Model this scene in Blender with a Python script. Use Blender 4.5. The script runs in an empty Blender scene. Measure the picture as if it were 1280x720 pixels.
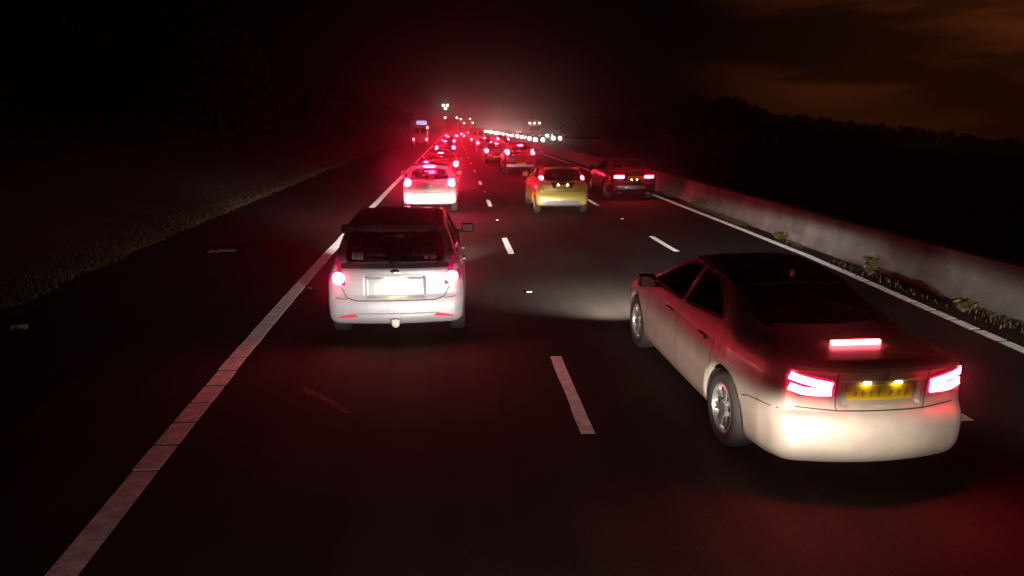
import bpy, bmesh, math, random
import numpy as np
from mathutils import Vector, Matrix, geometry

random.seed(7); np.random.seed(7)
S = bpy.context.scene
C = S.collection
R = math.radians

# ------------------------------------------------------------------ camera
cam_d = bpy.data.cameras.new('dash_camera')
cam = bpy.data.objects.new('dash_camera', cam_d); C.objects.link(cam)
cam_d.sensor_width = 36.0; cam_d.lens = 880.0 / 1280.0 * 36.0
cam_d.clip_start = 0.05; cam_d.clip_end = 6000
cam.location = (0, 0, 2.66)
cam.rotation_euler = (R(90 - 12.99), 0, R(-4.62))
S.camera = cam

# ------------------------------------------------------------------ world: night sky with a town's glow low on the right
W = bpy.data.worlds.new('World'); S.world = W; W.use_nodes = True
nt = W.node_tree; nt.nodes.clear()
def N(tree, t, **kw):
    n = tree.nodes.new(t)
    for k, v in kw.items():
        if k.startswith('i_'): n.inputs[int(k[2:])].default_value = v
        else: setattr(n, k, v)
    return n
out = N(nt, 'ShaderNodeOutputWorld'); bg = N(nt, 'ShaderNodeBackground'); bg2 = N(nt, 'ShaderNodeBackground'); addw = N(nt, 'ShaderNodeAddShader')
sky = N(nt, 'ShaderNodeTexSky'); sky.sky_type = 'NISHITA'; sky.sun_disc = False
sky.sun_elevation = R(-4); sky.sun_rotation = R(70)
bg2.inputs[1].default_value = 0.004
nt.links.new(sky.outputs[0], bg2.inputs[0])
tc = N(nt, 'ShaderNodeTexCoord')
dot = N(nt, 'ShaderNodeVectorMath', operation='DOT_PRODUCT'); dot.inputs[1].default_value = (math.sin(R(46)), math.cos(R(46)), 0.03)
nt.links.new(tc.outputs['Generated'], dot.inputs[0])
glow = N(nt, 'ShaderNodeMapRange', interpolation_type='SMOOTHSTEP'); glow.inputs[1].default_value = 0.86; glow.inputs[2].default_value = 1.0; glow.inputs[3].default_value = 0.0; glow.inputs[4].default_value = 1.0
nt.links.new(dot.outputs['Value'], glow.inputs[0])
sep = N(nt, 'ShaderNodeSeparateXYZ'); nt.links.new(tc.outputs['Generated'], sep.inputs[0])
mp = N(nt, 'ShaderNodeMapping'); mp.inputs['Scale'].default_value = (2.2, 2.2, 11.0); nt.links.new(tc.outputs['Generated'], mp.inputs[0])
nz = N(nt, 'ShaderNodeTexNoise'); nz.inputs['Scale'].default_value = 1.3; nz.inputs['Detail'].default_value = 6; nt.links.new(mp.outputs[0], nz.inputs['Vector'])
cl = N(nt, 'ShaderNodeMapRange', interpolation_type='SMOOTHSTEP'); cl.inputs[1].default_value = 0.42; cl.inputs[2].default_value = 0.60; cl.inputs[3].default_value = 0.15; cl.inputs[4].default_value = 1.0
nt.links.new(nz.outputs[0], cl.inputs[0])
mul = N(nt, 'ShaderNodeMath', operation='MULTIPLY'); nt.links.new(glow.outputs[0], mul.inputs[0]); nt.links.new(cl.outputs[0], mul.inputs[1])
bg.inputs[0].default_value = (1.0, 0.22, 0.045, 1)
mul2 = N(nt, 'ShaderNodeMath', operation='MULTIPLY'); mul2.inputs[1].default_value = 0.062; nt.links.new(mul.outputs[0], mul2.inputs[0])
nt.links.new(mul2.outputs[0], bg.inputs[1])
nt.links.new(bg.outputs[0], addw.inputs[0]); nt.links.new(bg2.outputs[0], addw.inputs[1]); nt.links.new(addw.outputs[0], out.inputs[0])

# ------------------------------------------------------------------ the only sun: a faint moon
sd = bpy.data.lights.new('moon', 'SUN'); sd.energy = 0.004; sd.angle = R(0.5); sd.color = (0.8, 0.88, 1.0)
so = bpy.data.objects.new('moon', sd); C.objects.link(so); so.rotation_euler = (R(50), 0, R(-110))

S.view_settings.view_transform = 'Standard'; S.view_settings.look = 'None'
S.view_settings.exposure = 0.0; S.view_settings.gamma = 1.0
S.render.engine = 'CYCLES'
S.cycles.use_denoising = True
S.cycles.sample_clamp_indirect = 3.0
S.cycles.max_bounces = 6; S.cycles.volume_bounces = 1; S.cycles.transparent_max_bounces = 12
S.cycles.volume_step_rate = 5
S.cycles.use_light_tree = True

# headlamps of the lorry that carries the camera: dipped beam with a flat cut-off
def headlamp(name, loc, aim, watts, color, cut=0.0, blur=0.02, spread=75, parent=None, near=0.10, drop=0.0):
    d = bpy.data.lights.new(name, 'SPOT'); d.energy = watts; d.color = color
    d.spot_size = R(spread); d.spot_blend = 0.9; d.shadow_soft_size = 0.05
    d.use_nodes = True; t = d.node_tree; t.nodes.clear()
    o_ = N(t, 'ShaderNodeOutputLight'); e_ = N(t, 'ShaderNodeEmission'); c_ = N(t, 'ShaderNodeTexCoord'); s_ = N(t, 'ShaderNodeSeparateXYZ')
    t.links.new(c_.outputs['Normal'], s_.inputs[0])
    a_ = N(t, 'ShaderNodeMapRange', interpolation_type='SMOOTHSTEP')
    a_.inputs[1].default_value = cut + blur; a_.inputs[2].default_value = cut - blur
    a_.inputs[3].default_value = 0.003; a_.inputs[4].default_value = 1.0
    k_ = N(t, 'ShaderNodeMapRange', interpolation_type='SMOOTHSTEP')          # dipped lower towards the offside
    k_.inputs[1].default_value = 0.0; k_.inputs[2].default_value = 0.22; k_.inputs[3].default_value = 0.0; k_.inputs[4].default_value = drop
    t.links.new(s_.outputs['X'], k_.inputs[0])
    y_ = N(t, 'ShaderNodeMath', operation='ADD'); t.links.new(s_.outputs['Y'], y_.inputs[0]); t.links.new(k_.outputs[0], y_.inputs[1])
    t.links.new(y_.outputs[0], a_.inputs[0])
    b_ = N(t, 'ShaderNodeMapRange', interpolation_type='SMOOTHSTEP')          # less light thrown at the feet
    b_.inputs[1].default_value = cut - 0.035; b_.inputs[2].default_value = cut - 0.14
    b_.inputs[3].default_value = 1.0; b_.inputs[4].default_value = near
    t.links.new(y_.outputs[0], b_.inputs[0])
    m_ = N(t, 'ShaderNodeMath', operation='MULTIPLY'); t.links.new(a_.outputs[0], m_.inputs[0]); t.links.new(b_.outputs[0], m_.inputs[1])
    t.links.new(m_.outputs[0], e_.inputs[1]); t.links.new(e_.outputs[0], o_.inputs[0])
    o = bpy.data.objects.new(name, d); C.objects.link(o); o.location = loc
    v = (Vector(aim) - Vector(loc)); o.rotation_euler = v.to_track_quat('-Z', 'Y').to_euler()
    if parent: o.parent = parent
    return o
headlamp('lorry_headlamp', (-1.10, 0.9, 0.72), (-1.2, 30, 0.72), 1400, (1.0, 0.88, 0.77), cut=.024, blur=.026, spread=84, near=.055, drop=.032)
headlamp('lorry_headlamp', (1.10, 0.9, 0.72), (1.3, 30, 0.72), 3300, (1.0, 0.88, 0.77), cut=.024, blur=.026, spread=84, near=.055, drop=.032)
headlamp('following_car_headlamp', (5.2, -5.0, 0.62), (10.1, 30, 0.34), 12000, (1.0, 0.93, 0.80), blur=.012, spread=27, near=.01)

# ------------------------------------------------------------------ materials
def mat(name, col, rough=0.5, metal=0.0, coat=0.0, spec=0.5, bump=0.0, bscale=200.0, vary=0.0, vscale=3.0, emit=None, estr=0.0, dirt=None):
    m = bpy.data.materials.new(name); m.use_nodes = True
    t = m.node_tree; b = t.nodes['Principled BSDF']
    b.inputs['Base Color'].default_value = (*col, 1); b.inputs['Roughness'].default_value = rough
    b.inputs['Metallic'].default_value = metal; b.inputs['Coat Weight'].default_value = coat
    b.inputs['Coat Roughness'].default_value = 0.06; b.inputs['Specular IOR Level'].default_value = spec
    c_ = N(t, 'ShaderNodeTexCoord')
    if vary > 0:
        n_ = N(t, 'ShaderNodeTexNoise'); n_.inputs['Scale'].default_value = vscale; n_.inputs['Detail'].default_value = 8; n_.inputs['Roughness'].default_value = 0.65
        t.links.new(c_.outputs['Object'], n_.inputs['Vector'])
        r_ = N(t, 'ShaderNodeMapRange'); r_.inputs[1].default_value = 0.3; r_.inputs[2].default_value = 0.7; r_.inputs[3].default_value = 0.0; r_.inputs[4].default_value = 1.0
        t.links.new(n_.outputs[0], r_.inputs[0])
        x_ = N(t, 'ShaderNodeMix', data_type='RGBA')
        x_.inputs['A'].default_value = (*[c * (1 - vary) for c in (dirt or col)], 1)
        x_.inputs['B'].default_value = (*[min(1, c * (1 + vary * .5)) for c in col], 1)
        t.links.new(r_.outputs[0], x_.inputs['Factor']); t.links.new(x_.outputs['Result'], b.inputs['Base Color'])
        r2 = N(t, 'ShaderNodeMapRange'); r2.inputs[3].default_value = min(1, rough + .12); r2.inputs[4].default_value = max(0.02, rough - .06)
        t.links.new(n_.outputs[0], r2.inputs[0]); t.links.new(r2.outputs[0], b.inputs['Roughness'])
    if bump > 0:
        n2 = N(t, 'ShaderNodeTexNoise'); n2.inputs['Scale'].default_value = bscale; n2.inputs['Detail'].default_value = 4
        t.links.new(c_.outputs['Object'], n2.inputs['Vector'])
        u_ = N(t, 'ShaderNodeBump'); u_.inputs['Strength'].default_value = bump; u_.inputs['Distance'].default_value = 0.01
        t.links.new(n2.outputs[0], u_.inputs['Height']); t.links.new(u_.outputs[0], b.inputs['Normal'])
    if emit:
        b.inputs['Emission Color'].default_value = (*emit, 1); b.inputs['Emission Strength'].default_value = estr
    return m
def glass_mat(name, tint, refl=0.06):
    m = bpy.data.materials.new(name); m.use_nodes = True; t = m.node_tree; t.nodes.clear()
    o_ = N(t, 'ShaderNodeOutputMaterial'); tr = N(t, 'ShaderNodeBsdfTransparent'); gl = N(t, 'ShaderNodeBsdfGlossy'); mx = N(t, 'ShaderNodeMixShader'); fr = N(t, 'ShaderNodeFresnel')
    tr.inputs[0].default_value = (*tint, 1); gl.inputs['Roughness'].default_value = 0.03; fr.inputs[0].default_value = 1.5
    t.links.new(fr.outputs[0], mx.inputs[0]); t.links.new(tr.outputs[0], mx.inputs[1]); t.links.new(gl.outputs[0], mx.inputs[2]); t.links.new(mx.outputs[0], o_.inputs[0])
    return m
RED = (1.0, 0.014, 0.06)
M = dict(
    silver=mat('silver_paint', (0.44, 0.44, 0.49), 0.42, 0.35, 0.4, vary=0.22, vscale=3),
    champagne=mat('champagne_paint', (0.43, 0.37, 0.31), 0.42, 0.3, 0.4, vary=0.22, vscale=3),
    white=mat('white_paint', (0.78, 0.77, 0.76), 0.4, 0, 0.3, vary=0.05, vscale=4),
    yellow=mat('mustard_paint', (0.58, 0.45, 0.10), 0.35, 0.2, 0.5, vary=0.06, vscale=4),
    black=mat('black_paint', (0.006, 0.006, 0.007), 0.3, 0.0, 0.35),
    darkred=mat('maroon_paint', (0.10, 0.012, 0.016), 0.3, 0.2, 0.6),
    navy=mat('navy_paint', (0.02, 0.022, 0.035), 0.3, 0.2, 0.6),
    grey=mat('grey_paint', (0.12, 0.12, 0.125), 0.35, 0.4, 0.5),
    mirror=mat('mirror_glass', (0.5, 0.5, 0.5), 0.02, 1.0),
    trim=mat('black_plastic', (0.02, 0.02, 0.02), 0.6, bump=0.15, bscale=300),
    greyplastic=mat('grey_plastic', (0.22, 0.22, 0.24), 0.5, bump=0.1, bscale=200),
    rubber=mat('tyre_rubber', (0.022, 0.021, 0.020), 0.85, bump=0.3, bscale=120, vary=0.3, vscale=9),
    alloy=mat('alloy_wheel', (0.55, 0.54, 0.53), 0.32, 0.8),
    chrome=mat('chrome', (0.75, 0.75, 0.76), 0.12, 1.0),
    plate_y=mat('yellow_number_plate', (0.80, 0.55, 0.02), 0.4, vary=0.08, vscale=14),
    plate_ink=mat('plate_lettering', (0.50, 0.31, 0.015), 0.6),
    plate_washed=mat('washed_out_plate', (0.85, 0.80, 0.62), 0.4),  # yellow plate paled: overexposure is put into the colour
    lens=mat('red_lens', (0.30, 0.012, 0.02), 0.12, 0, 0.8),
    lens_lit=mat('glowing_red_lens', (0.30, 0.012, 0.03), 0.12, 0, 0.8, emit=(1.0, 0.015, 0.22), estr=0.2),
    clearlens=mat('clear_lens', (0.6, 0.6, 0.62), 0.1, 0, 0.8),
    glass=glass_mat('car_glass', (0.42, 0.41, 0.40)),
    seat=mat('seat_fabric', (0.07, 0.065, 0.065), 0.9, bump=0.2, bscale=150),
    cargo=mat('luggage', (0.30, 0.28, 0.26), 0.8, vary=0.3, vscale=6),
    sticker=mat('white_sticker', (0.75, 0.75, 0.75), 0.5),
    yellowpatch=mat('yellow_patch', (0.80, 0.62, 0.08), 0.5),
    brake=mat('brake_lamp', (0.3, 0.01, 0.02), 0.3, emit=RED, estr=210),
    brightbrake=mat('bright_brake_lamp', (0.3, 0.01, 0.02), 0.3, emit=RED, estr=750),
    tail=mat('tail_lamp', (0.3, 0.01, 0.02), 0.3, emit=(1.0, 0.03, 0.06), estr=130),
    hibrake=mat('high_brake_lamp', (0.3, 0.01, 0.02), 0.3, emit=(1.0, 0.09, 0.12), estr=13),
    farbrake=mat('distant_brake_lamp', (0.3, 0.01, 0.02), 0.3, emit=(1.0, 0.010, 0.036), estr=420),
    marker=mat('marker_lamp', (0.5, 0.3, 0.3), 0.3, emit=(1.0, 0.40, 0.36), estr=25),
    head=mat('headlamp_glare', (0.8, 0.8, 0.8), 0.3, emit=(1.0, 0.80, 0.70), estr=15),
    headbright=mat('brighter_headlamp_glare', (0.8, 0.8, 0.8), 0.3, emit=(1.0, 0.78, 0.70), estr=70),
    platelamp=mat('plate_lamp', (0.8, 0.8, 0.7), 0.3, emit=(1.0, 0.80, 0.35), estr=34),
    bluelamp=mat('blue_beacon', (0.2, 0.3, 0.6), 0.3, emit=(0.35, 0.55, 1.0), estr=1.1),
    mast=mat('mast_lamp', (0.8, 0.8, 0.7), 0.3, emit=(1.0, 0.80, 0.68), estr=16),
    reflector=mat('red_reflector', (0.75, 0.05, 0.09), 0.2, 0, 0.6),
    tarp=mat('trailer_panel', (0.36, 0.33, 0.33), 0.6, vary=0.2, vscale=0.6),
    leaf=mat('leaf', (0.03, 0.04, 0.014), 0.8), weed=mat('dry_weed', (0.20, 0.15, 0.05), 0.8, vary=0.4, vscale=8),
    grass=mat('verge_grass', (0.13, 0.088, 0.04), 0.85, vary=0.4, vscale=1.2),
    bark=mat('bark', (0.06, 0.045, 0.03), 0.9),
    steel=mat('galvanised_steel', (0.35, 0.36, 0.37), 0.5, 0.7),
    stud=mat('road_stud', (0.75, 0.75, 0.72), 0.25, 0, 0.6), scrap=mat('paper_scrap', (0.24, 0.20, 0.17), 0.8),
)

# ------------------------------------------------------------------ object helpers
def obj(name, me, m=None, parent=None, smooth=True, angle=40):
    o = bpy.data.objects.new(name, me); C.objects.link(o)
    if m is not None and not me.materials: me.materials.append(m)
    if parent is not None: o.parent = parent
    if smooth and len(me.polygons):
        me.polygons.foreach_set('use_smooth', [True] * len(me.polygons))
        try: me.set_sharp_from_angle(angle=R(angle))
        except Exception: pass
    return o
def mesh(name, v, f):
    me = bpy.data.meshes.new(name); me.from_pydata([tuple(map(float, p)) for p in v], [], [tuple(map(int, q)) for q in f]); me.update(); return me
def from_bm(name, bm):
    me = bpy.data.meshes.new(name); bm.to_mesh(me); bm.free(); return me
def tag(o, label=None, cat=None, group=None, kind=None):
    if label: o['label'] = label
    if cat: o['category'] = cat
    if group: o['group'] = group
    if kind: o['kind'] = kind
    return o
def empty(name, loc, rz=0.0):
    o = bpy.data.objects.new(name, None); C.objects.link(o); o.location = loc; o.rotation_euler = (0, 0, rz); o.empty_display_size = .2
    return o
def box_me(name, lo, hi, bev=0.0, seg=2):
    bm = bmesh.new(); bmesh.ops.create_cube(bm, size=1)
    lo, hi = Vector(lo), Vector(hi)
    for v in bm.verts: v.co = Vector(((lo[i] + hi[i]) / 2 + v.co[i] * (hi[i] - lo[i])) for i in range(3))
    if bev: bmesh.ops.bevel(bm, geom=list(bm.edges), offset=bev, segments=seg, affect='EDGES', profile=.6)
    return from_bm(name, bm)
def tube_me(name, pts, r, seg=10):
    bm = bmesh.new(); rings = []
    for i, p in enumerate(pts):
        p = Vector(p); a = Vector(pts[max(0, i - 1)]); b = Vector(pts[min(len(pts) - 1, i + 1)])
        q = (b - a).to_track_quat('Z', 'Y'); rr = r[i] if isinstance(r, (list, tuple)) else r
        rings.append([bm.verts.new(p + q @ Vector((rr * math.cos(t * 2 * math.pi / seg), rr * math.sin(t * 2 * math.pi / seg), 0))) for t in range(seg)])
    for a, b in zip(rings, rings[1:]):
        for t in range(seg): bm.faces.new((a[t], a[(t + 1) % seg], b[(t + 1) % seg], b[t]))
    bm.faces.new(rings[0][::-1]); bm.faces.new(rings[-1])
    return from_bm(name, bm)

# ------------------------------------------------------------------ 2-D outlines and signed distances
def rounded(pts, r=0.04, seg=4):
    P = [Vector((p[0], p[1])) for p in pts]; o = []
    n = len(P)
    for i in range(n):
        a, b, c = P[i - 1], P[i], P[(i + 1) % n]
        rr = pts[i][2] if len(pts[i]) > 2 else r
        d1 = min(rr, (a - b).length * .48); d2 = min(rr, (c - b).length * .48)
        s = b + (a - b).normalized() * d1; e = b + (c - b).normalized() * d2
        if d1 < 1e-5: o.append((b.x, b.y)); continue
        for k in range(seg + 1):
            t = k / seg; q = s * (1 - t) ** 2 + b * 2 * t * (1 - t) + e * t * t; o.append((q.x, q.y))
    return o
def rrect(cx, cz, hw, hh, r=0.02): return rounded([(cx - hw, cz - hh), (cx + hw, cz - hh), (cx + hw, cz + hh), (cx - hw, cz + hh)], r)
def circ(cx, cz, r, n=18, sx=1.0): return [(cx + sx * r * math.cos(2 * math.pi * k / n), cz + r * math.sin(2 * math.pi * k / n)) for k in range(n)]
def mir(pts): return [(-p[0],) + tuple(p[1:]) for p in pts][::-1]
def poly_sdf(poly, Y, Z):
    d = np.full(Y.shape, 1e9); inside = np.zeros(Y.shape, bool); n = len(poly)
    for i in range(n):
        x1, y1 = poly[i]; x2, y2 = poly[(i + 1) % n]
        ex, ey = x2 - x1, y2 - y1; l2 = ex * ex + ey * ey
        if l2 < 1e-12: continue
        wx, wy = Y - x1, Z - y1
        t = np.clip((wx * ex + wy * ey) / l2, 0, 1)
        d = np.minimum(d, (wx - ex * t) ** 2 + (wy - ey * t) ** 2)
        c = ((y1 <= Z) & (y2 > Z)) | ((y2 <= Z) & (y1 > Z))
        if abs(ey) > 1e-12: inside ^= c & (Y < x1 + (Z - y1) * ex / ey)
    d = np.sqrt(d); return np.where(inside, -d, d)
class Field2:
    def __init__(s, poly, pad=0.35, h=0.0125):
        a = np.array(poly); s.lo = a.min(0) - pad; s.h = h
        n = np.ceil((a.max(0) + pad - s.lo) / h).astype(int) + 1
        Y, Z = np.meshgrid(s.lo[0] + np.arange(n[0]) * h, s.lo[1] + np.arange(n[1]) * h, indexing='ij')
        s.g = poly_sdf(poly, Y, Z); s.n = n
    def __call__(s, y, z):
        u = np.clip((y - s.lo[0]) / s.h, 0, s.n[0] - 1.001); v = np.clip((z - s.lo[1]) / s.h, 0, s.n[1] - 1.001)
        i = u.astype(int); j = v.astype(int); fu = u - i; fv = v - j; g = s.g
        r = (g[i, j] * (1 - fu) + g[i + 1, j] * fu) * (1 - fv) + (g[i, j + 1] * (1 - fu) + g[i + 1, j + 1] * fu) * fv
        out_ = np.maximum(np.maximum(s.lo[0] - y, y - s.lo[0] - (s.n[0] - 1) * s.h), np.maximum(s.lo[1] - z, z - s.lo[1] - (s.n[1] - 1) * s.h))
        return r + np.maximum(out_, 0)
def smax(a, b, k): return np.maximum(a, b) + np.maximum(k - np.abs(a - b), 0) ** 2 / (4 * k)
def sstep(a, b, x): t = np.clip((x - a) / (b - a), 0, 1); return t * t * (3 - 2 * t)

def surface_nets(fn, hx, ylo, yhi, zlo, zhi, h):
    xs = (np.arange(int(hx / h) + 2) + .5) * h
    ys = np.arange(ylo, yhi, h); zs = np.arange(zlo, zhi, h)
    X, Y, Z = np.meshgrid(xs, ys, zs, indexing='ij')
    Vh = fn(X.ravel(), Y.ravel(), Z.ravel()).reshape(X.shape)
    V = np.concatenate([Vh[::-1], Vh]); xs = np.concatenate([-xs[::-1], xs]); s = V < 0
    c = sum(s[i:s.shape[0] - 1 + i, j:s.shape[1] - 1 + j, k:s.shape[2] - 1 + k].astype(np.int8) for i in (0, 1) for j in (0, 1) for k in (0, 1))
    act = (c > 0) & (c < 8); idx = np.argwhere(act); num = np.full(act.shape, -1, int); num[act] = np.arange(len(idx))
    acc = np.zeros((len(idx), 3)); cnt = np.zeros(len(idx))
    cor = [np.array((i, j, k)) for i in (0, 1) for j in (0, 1) for k in (0, 1)]
    for a in cor:
        for ax in range(3):
            if a[ax]: continue
            b = a.copy(); b[ax] = 1
            ia, ib = idx + a, idx + b
            va, vb = V[tuple(ia.T)], V[tuple(ib.T)]; m = (va < 0) != (vb < 0)
            t = np.where(m, va / np.where(m, va - vb, 1), 0)
            p = idx + a + (b - a) * t[:, None]; acc[m] += p[m]; cnt[m] += 1
    p = acc / cnt[:, None]
    v = np.stack([xs[0] + p[:, 0] * h, ys[0] + p[:, 1] * h, zs[0] + p[:, 2] * h], 1)
    F = []
    for ax in range(3):
        o1, o2 = (ax + 1) % 3, (ax + 2) % 3
        sl0 = [slice(None)] * 3; sl1 = [slice(None)] * 3; sl0[ax] = slice(0, -1); sl1[ax] = slice(1, None)
        e = np.argwhere(s[tuple(sl0)] != s[tuple(sl1)])
        e = e[(e[:, o1] > 0) & (e[:, o2] > 0) & (e[:, o1] < s.shape[o1] - 1) & (e[:, o2] < s.shape[o2] - 1)]
        d1 = np.zeros(3, int); d1[o1] = 1; d2 = np.zeros(3, int); d2[o2] = 1
        q = np.stack([num[tuple((e - d1 - d2).T)], num[tuple((e - d2).T)], num[tuple(e.T)], num[tuple((e - d1).T)]], 1)
        neg = s[tuple(e.T)]
        q[~neg] = q[~neg][:, ::-1]; F.append(q)
    F = np.concatenate(F); F = F[(F >= 0).all(1)]
    for _ in range(3):
        ep = h * .25; f0 = fn(np.abs(v[:, 0]), v[:, 1], v[:, 2]); g = np.zeros_like(v)
        for k in range(3):
            w = v.copy(); w[:, k] += ep; w2 = v.copy(); w2[:, k] -= ep
            g[:, k] = (fn(np.abs(w[:, 0]), w[:, 1], w[:, 2]) - fn(np.abs(w2[:, 0]), w2[:, 1], w2[:, 2])) / (2 * ep)
        st = g * (f0 / np.maximum((g * g).sum(1), .2))[:, None]
        ln = np.linalg.norm(st, axis=1); st *= np.minimum(1, .4 * h / np.maximum(ln, 1e-9))[:, None]; v -= st
    return v, F

# ------------------------------------------------------------------ car shells
class Shell:
    """Car body as a signed distance: side profile x plan width, with arches, cabin and window openings."""
    def __init__(s, sp):
        s.sp = sp; s.L = sp['L']; s.prof = Field2(rounded(sp['prof'], sp.get('pr', .07), 4))
        s.py, s.pw = zip(*sp['plan']); s.iz, s.iw = zip(*sp['inset'])
        s.side = [Field2(rounded(p, .05), .2) for p in sp['side']]
        s.rear = Field2(rounded(sp['rearwin'], .07), .2) if sp.get('rearwin') else None
        s.front = Field2(rounded(sp['screen'], .08), .2)
    def w(s, y, z):
        fl = 0
        for ya in s.sp['axles']: fl = fl + .018 * np.exp(-((y - ya) / .38) ** 2) * np.exp(-((z - .5) / .25) ** 2)
        return np.interp(y, s.py, s.pw) - np.interp(z, s.iz, s.iw) + fl
    def outer(s, x, y, z):
        sp = s.sp; b = sp.get('bulge', .10)
        t = np.clip(y / s.L, 0, 1)
        ye = y - b * (x / .85) ** 2 * (1 - sstep(.15, .5, t)) + b * 1.6 * (x / .85) ** 2 * sstep(.5, .9, t)
        ze = z + sp.get('crown', .07) * x * x * sstep(.85, 1.2, z)
        d = smax(s.prof(ye, ze), (x - s.w(y, z)) * .93, sp.get('k', .11))
        for (x0, x1, z0, z1, dep) in sp.get('recess', []):            # sunk panel round the rear plate
            q = np.maximum(np.maximum(x - x1, x0 - x), np.maximum(z0 - z, z - z1))
            d = smax(d, -np.maximum(q, s.prof(ye, ze) - .2 + 0 * x) if False else -np.maximum(q, -(d + dep)), .02) if False else d + dep * sstep(.012, -.012, q) * (y < 0.8)
        return d
    def full(s, x, y, z):
        sp = s.sp; o = s.outer(x, y, z); d = o
        for ya in sp['axles']:
            cy = np.sqrt((y - ya) ** 2 + (z - sp['wr']) ** 2) - sp['wr'] - .055
            d = smax(d, -np.maximum(cy, np.interp(ya, s.py, s.pw) - .27 - x), .025)
        y0, y1, zf = sp['cabin']
        d = np.maximum(d, -np.maximum(np.maximum(o + .055, zf - z), np.maximum(y0 - y, y - y1)))
        for f in s.side: d = np.maximum(d, -np.maximum(f(y, z), .3 - x))
        if s.rear: d = np.maximum(d, -np.maximum(s.rear(x, z), y - sp['rear_to']))
        d = np.maximum(d, -np.maximum(s.front(x, z), sp['screen_from'] - y))
        return d
    def body_mesh(s, h):
        sp = s.sp
        v, f = surface_nets(s.full, max(s.pw) + .06, -.12, s.L + .15, .08, sp['H'] + .12, h)
        return mesh('body', v, f)
    def hit(s, axis, a, b):
        """first body point met along an axis: 'rear' / 'front' with (x,z), 'side' with (y,z), 'top' with (x,y)"""
        n = 260
        if axis == 'rear': t = np.linspace(-.2, s.L * .62, n)
        elif axis == 'front': t = np.linspace(s.L + .2, s.L * .4, n)
        elif axis == 'side': t = np.linspace(1.1, .2, n)
        else: t = np.linspace(s.sp['H'] + .1, .5, n)
        A, T = np.meshgrid(a, t, indexing='ij'); B = np.repeat(np.asarray(b)[:, None], n, 1)
        if axis in ('rear', 'front'): D = s.outer(np.abs(A), T, B)
        elif axis == 'side': D = s.outer(T, A, B)
        else: D = s.outer(np.abs(A), B, T)
        ins = D < 0; k = np.argmax(ins, 1); miss = ~ins.any(1); k[miss] = np.argmin(D[miss], 1); k = np.maximum(k, 1)
        r = np.arange(len(k)); d0, d1 = D[r, k - 1], D[r, k]
        u = np.where(d0 - d1 > 1e-9, np.clip(d0 / np.maximum(d0 - d1, 1e-9), 0, 1), 1)
        return t[k - 1] + (t[k] - t[k - 1]) * u

def tri2d(outline, step):
    pts = []
    n = len(outline)
    for i in range(n):
        a = Vector(outline[i]); b = Vector(outline[(i + 1) % n]); k = max(1, int((b - a).length / step))
        for j in range(k): pts.append(a.lerp(b, j / k))
    m = len(pts); edges = [(i, (i + 1) % m) for i in range(m)]
    xs = [p.x for p in pts]; zs = [p.y for p in pts]
    gx = np.arange(min(xs) + step * .5, max(xs), step); gz = np.arange(min(zs) + step * .5, max(zs), step)
    if len(gx) and len(gz):
        GX, GZ = np.meshgrid(gx, gz); d = poly_sdf([(p.x, p.y) for p in pts], GX.ravel(), GZ.ravel())
        for q, w, dd in zip(GX.ravel(), GZ.ravel(), d):
            if dd < -step * .4: pts.append(Vector((q, w)))
    v, e, f, ov, oe, of = geometry.delaunay_2d_cdt(pts, edges, [], 1, 1e-6)
    return np.array([(p.x, p.y) for p in v]), [tuple(q) for q in f]
def patch_me(sh, outline, axis='rear', off=.004, thick=.02, step=.05, sgn=1, depth=None):
    """a panel with the body's own curvature, standing `off` proud of it, with a rim `thick` deep"""
    p, f = tri2d(outline, step); t = sh.hit(axis, p[:, 0], p[:, 1])
    if depth is not None: t = np.full_like(t, depth)
    s = -1 if axis == 'rear' else 1
    def P(tt):
        if axis in ('rear', 'front'): return np.stack([p[:, 0], tt, p[:, 1]], 1)
        if axis == 'side': return np.stack([sgn * tt, p[:, 0], p[:, 1]], 1)
        return np.stack([p[:, 0], p[:, 1], tt], 1)
    v = np.concatenate([P(t + s * off), P(t + s * (off - thick))]); n = len(p)
    cnt = {}
    for q in f:
        for a, b in zip(q, q[1:] + q[:1]): cnt[(a, b)] = 1
    faces = list(f) + [(b, a, a + n, b + n) for (a, b) in cnt if (b, a) not in cnt]
    bm = bmesh.new(); vs = [bm.verts.new(q) for q in v]
    for q in faces:
        try: bm.faces.new([vs[i] for i in q])
        except ValueError: pass
    bmesh.ops.delete(bm, geom=[w for w in bm.verts if not w.link_faces], context='VERTS')
    bmesh.ops.recalc_face_normals(bm, faces=list(bm.faces))
    return from_bm('panel', bm)
def strip(pts, w):
    P = [Vector(p) for p in pts]; l, r = [], []
    for i, p in enumerate(P):
        d = (P[min(i + 1, len(P) - 1)] - P[max(i - 1, 0)]).normalized(); n = Vector((-d.y, d.x)) * w / 2
        l.append(tuple(p + n)); r.append(tuple(p - n))
    return r + l[::-1]

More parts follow.
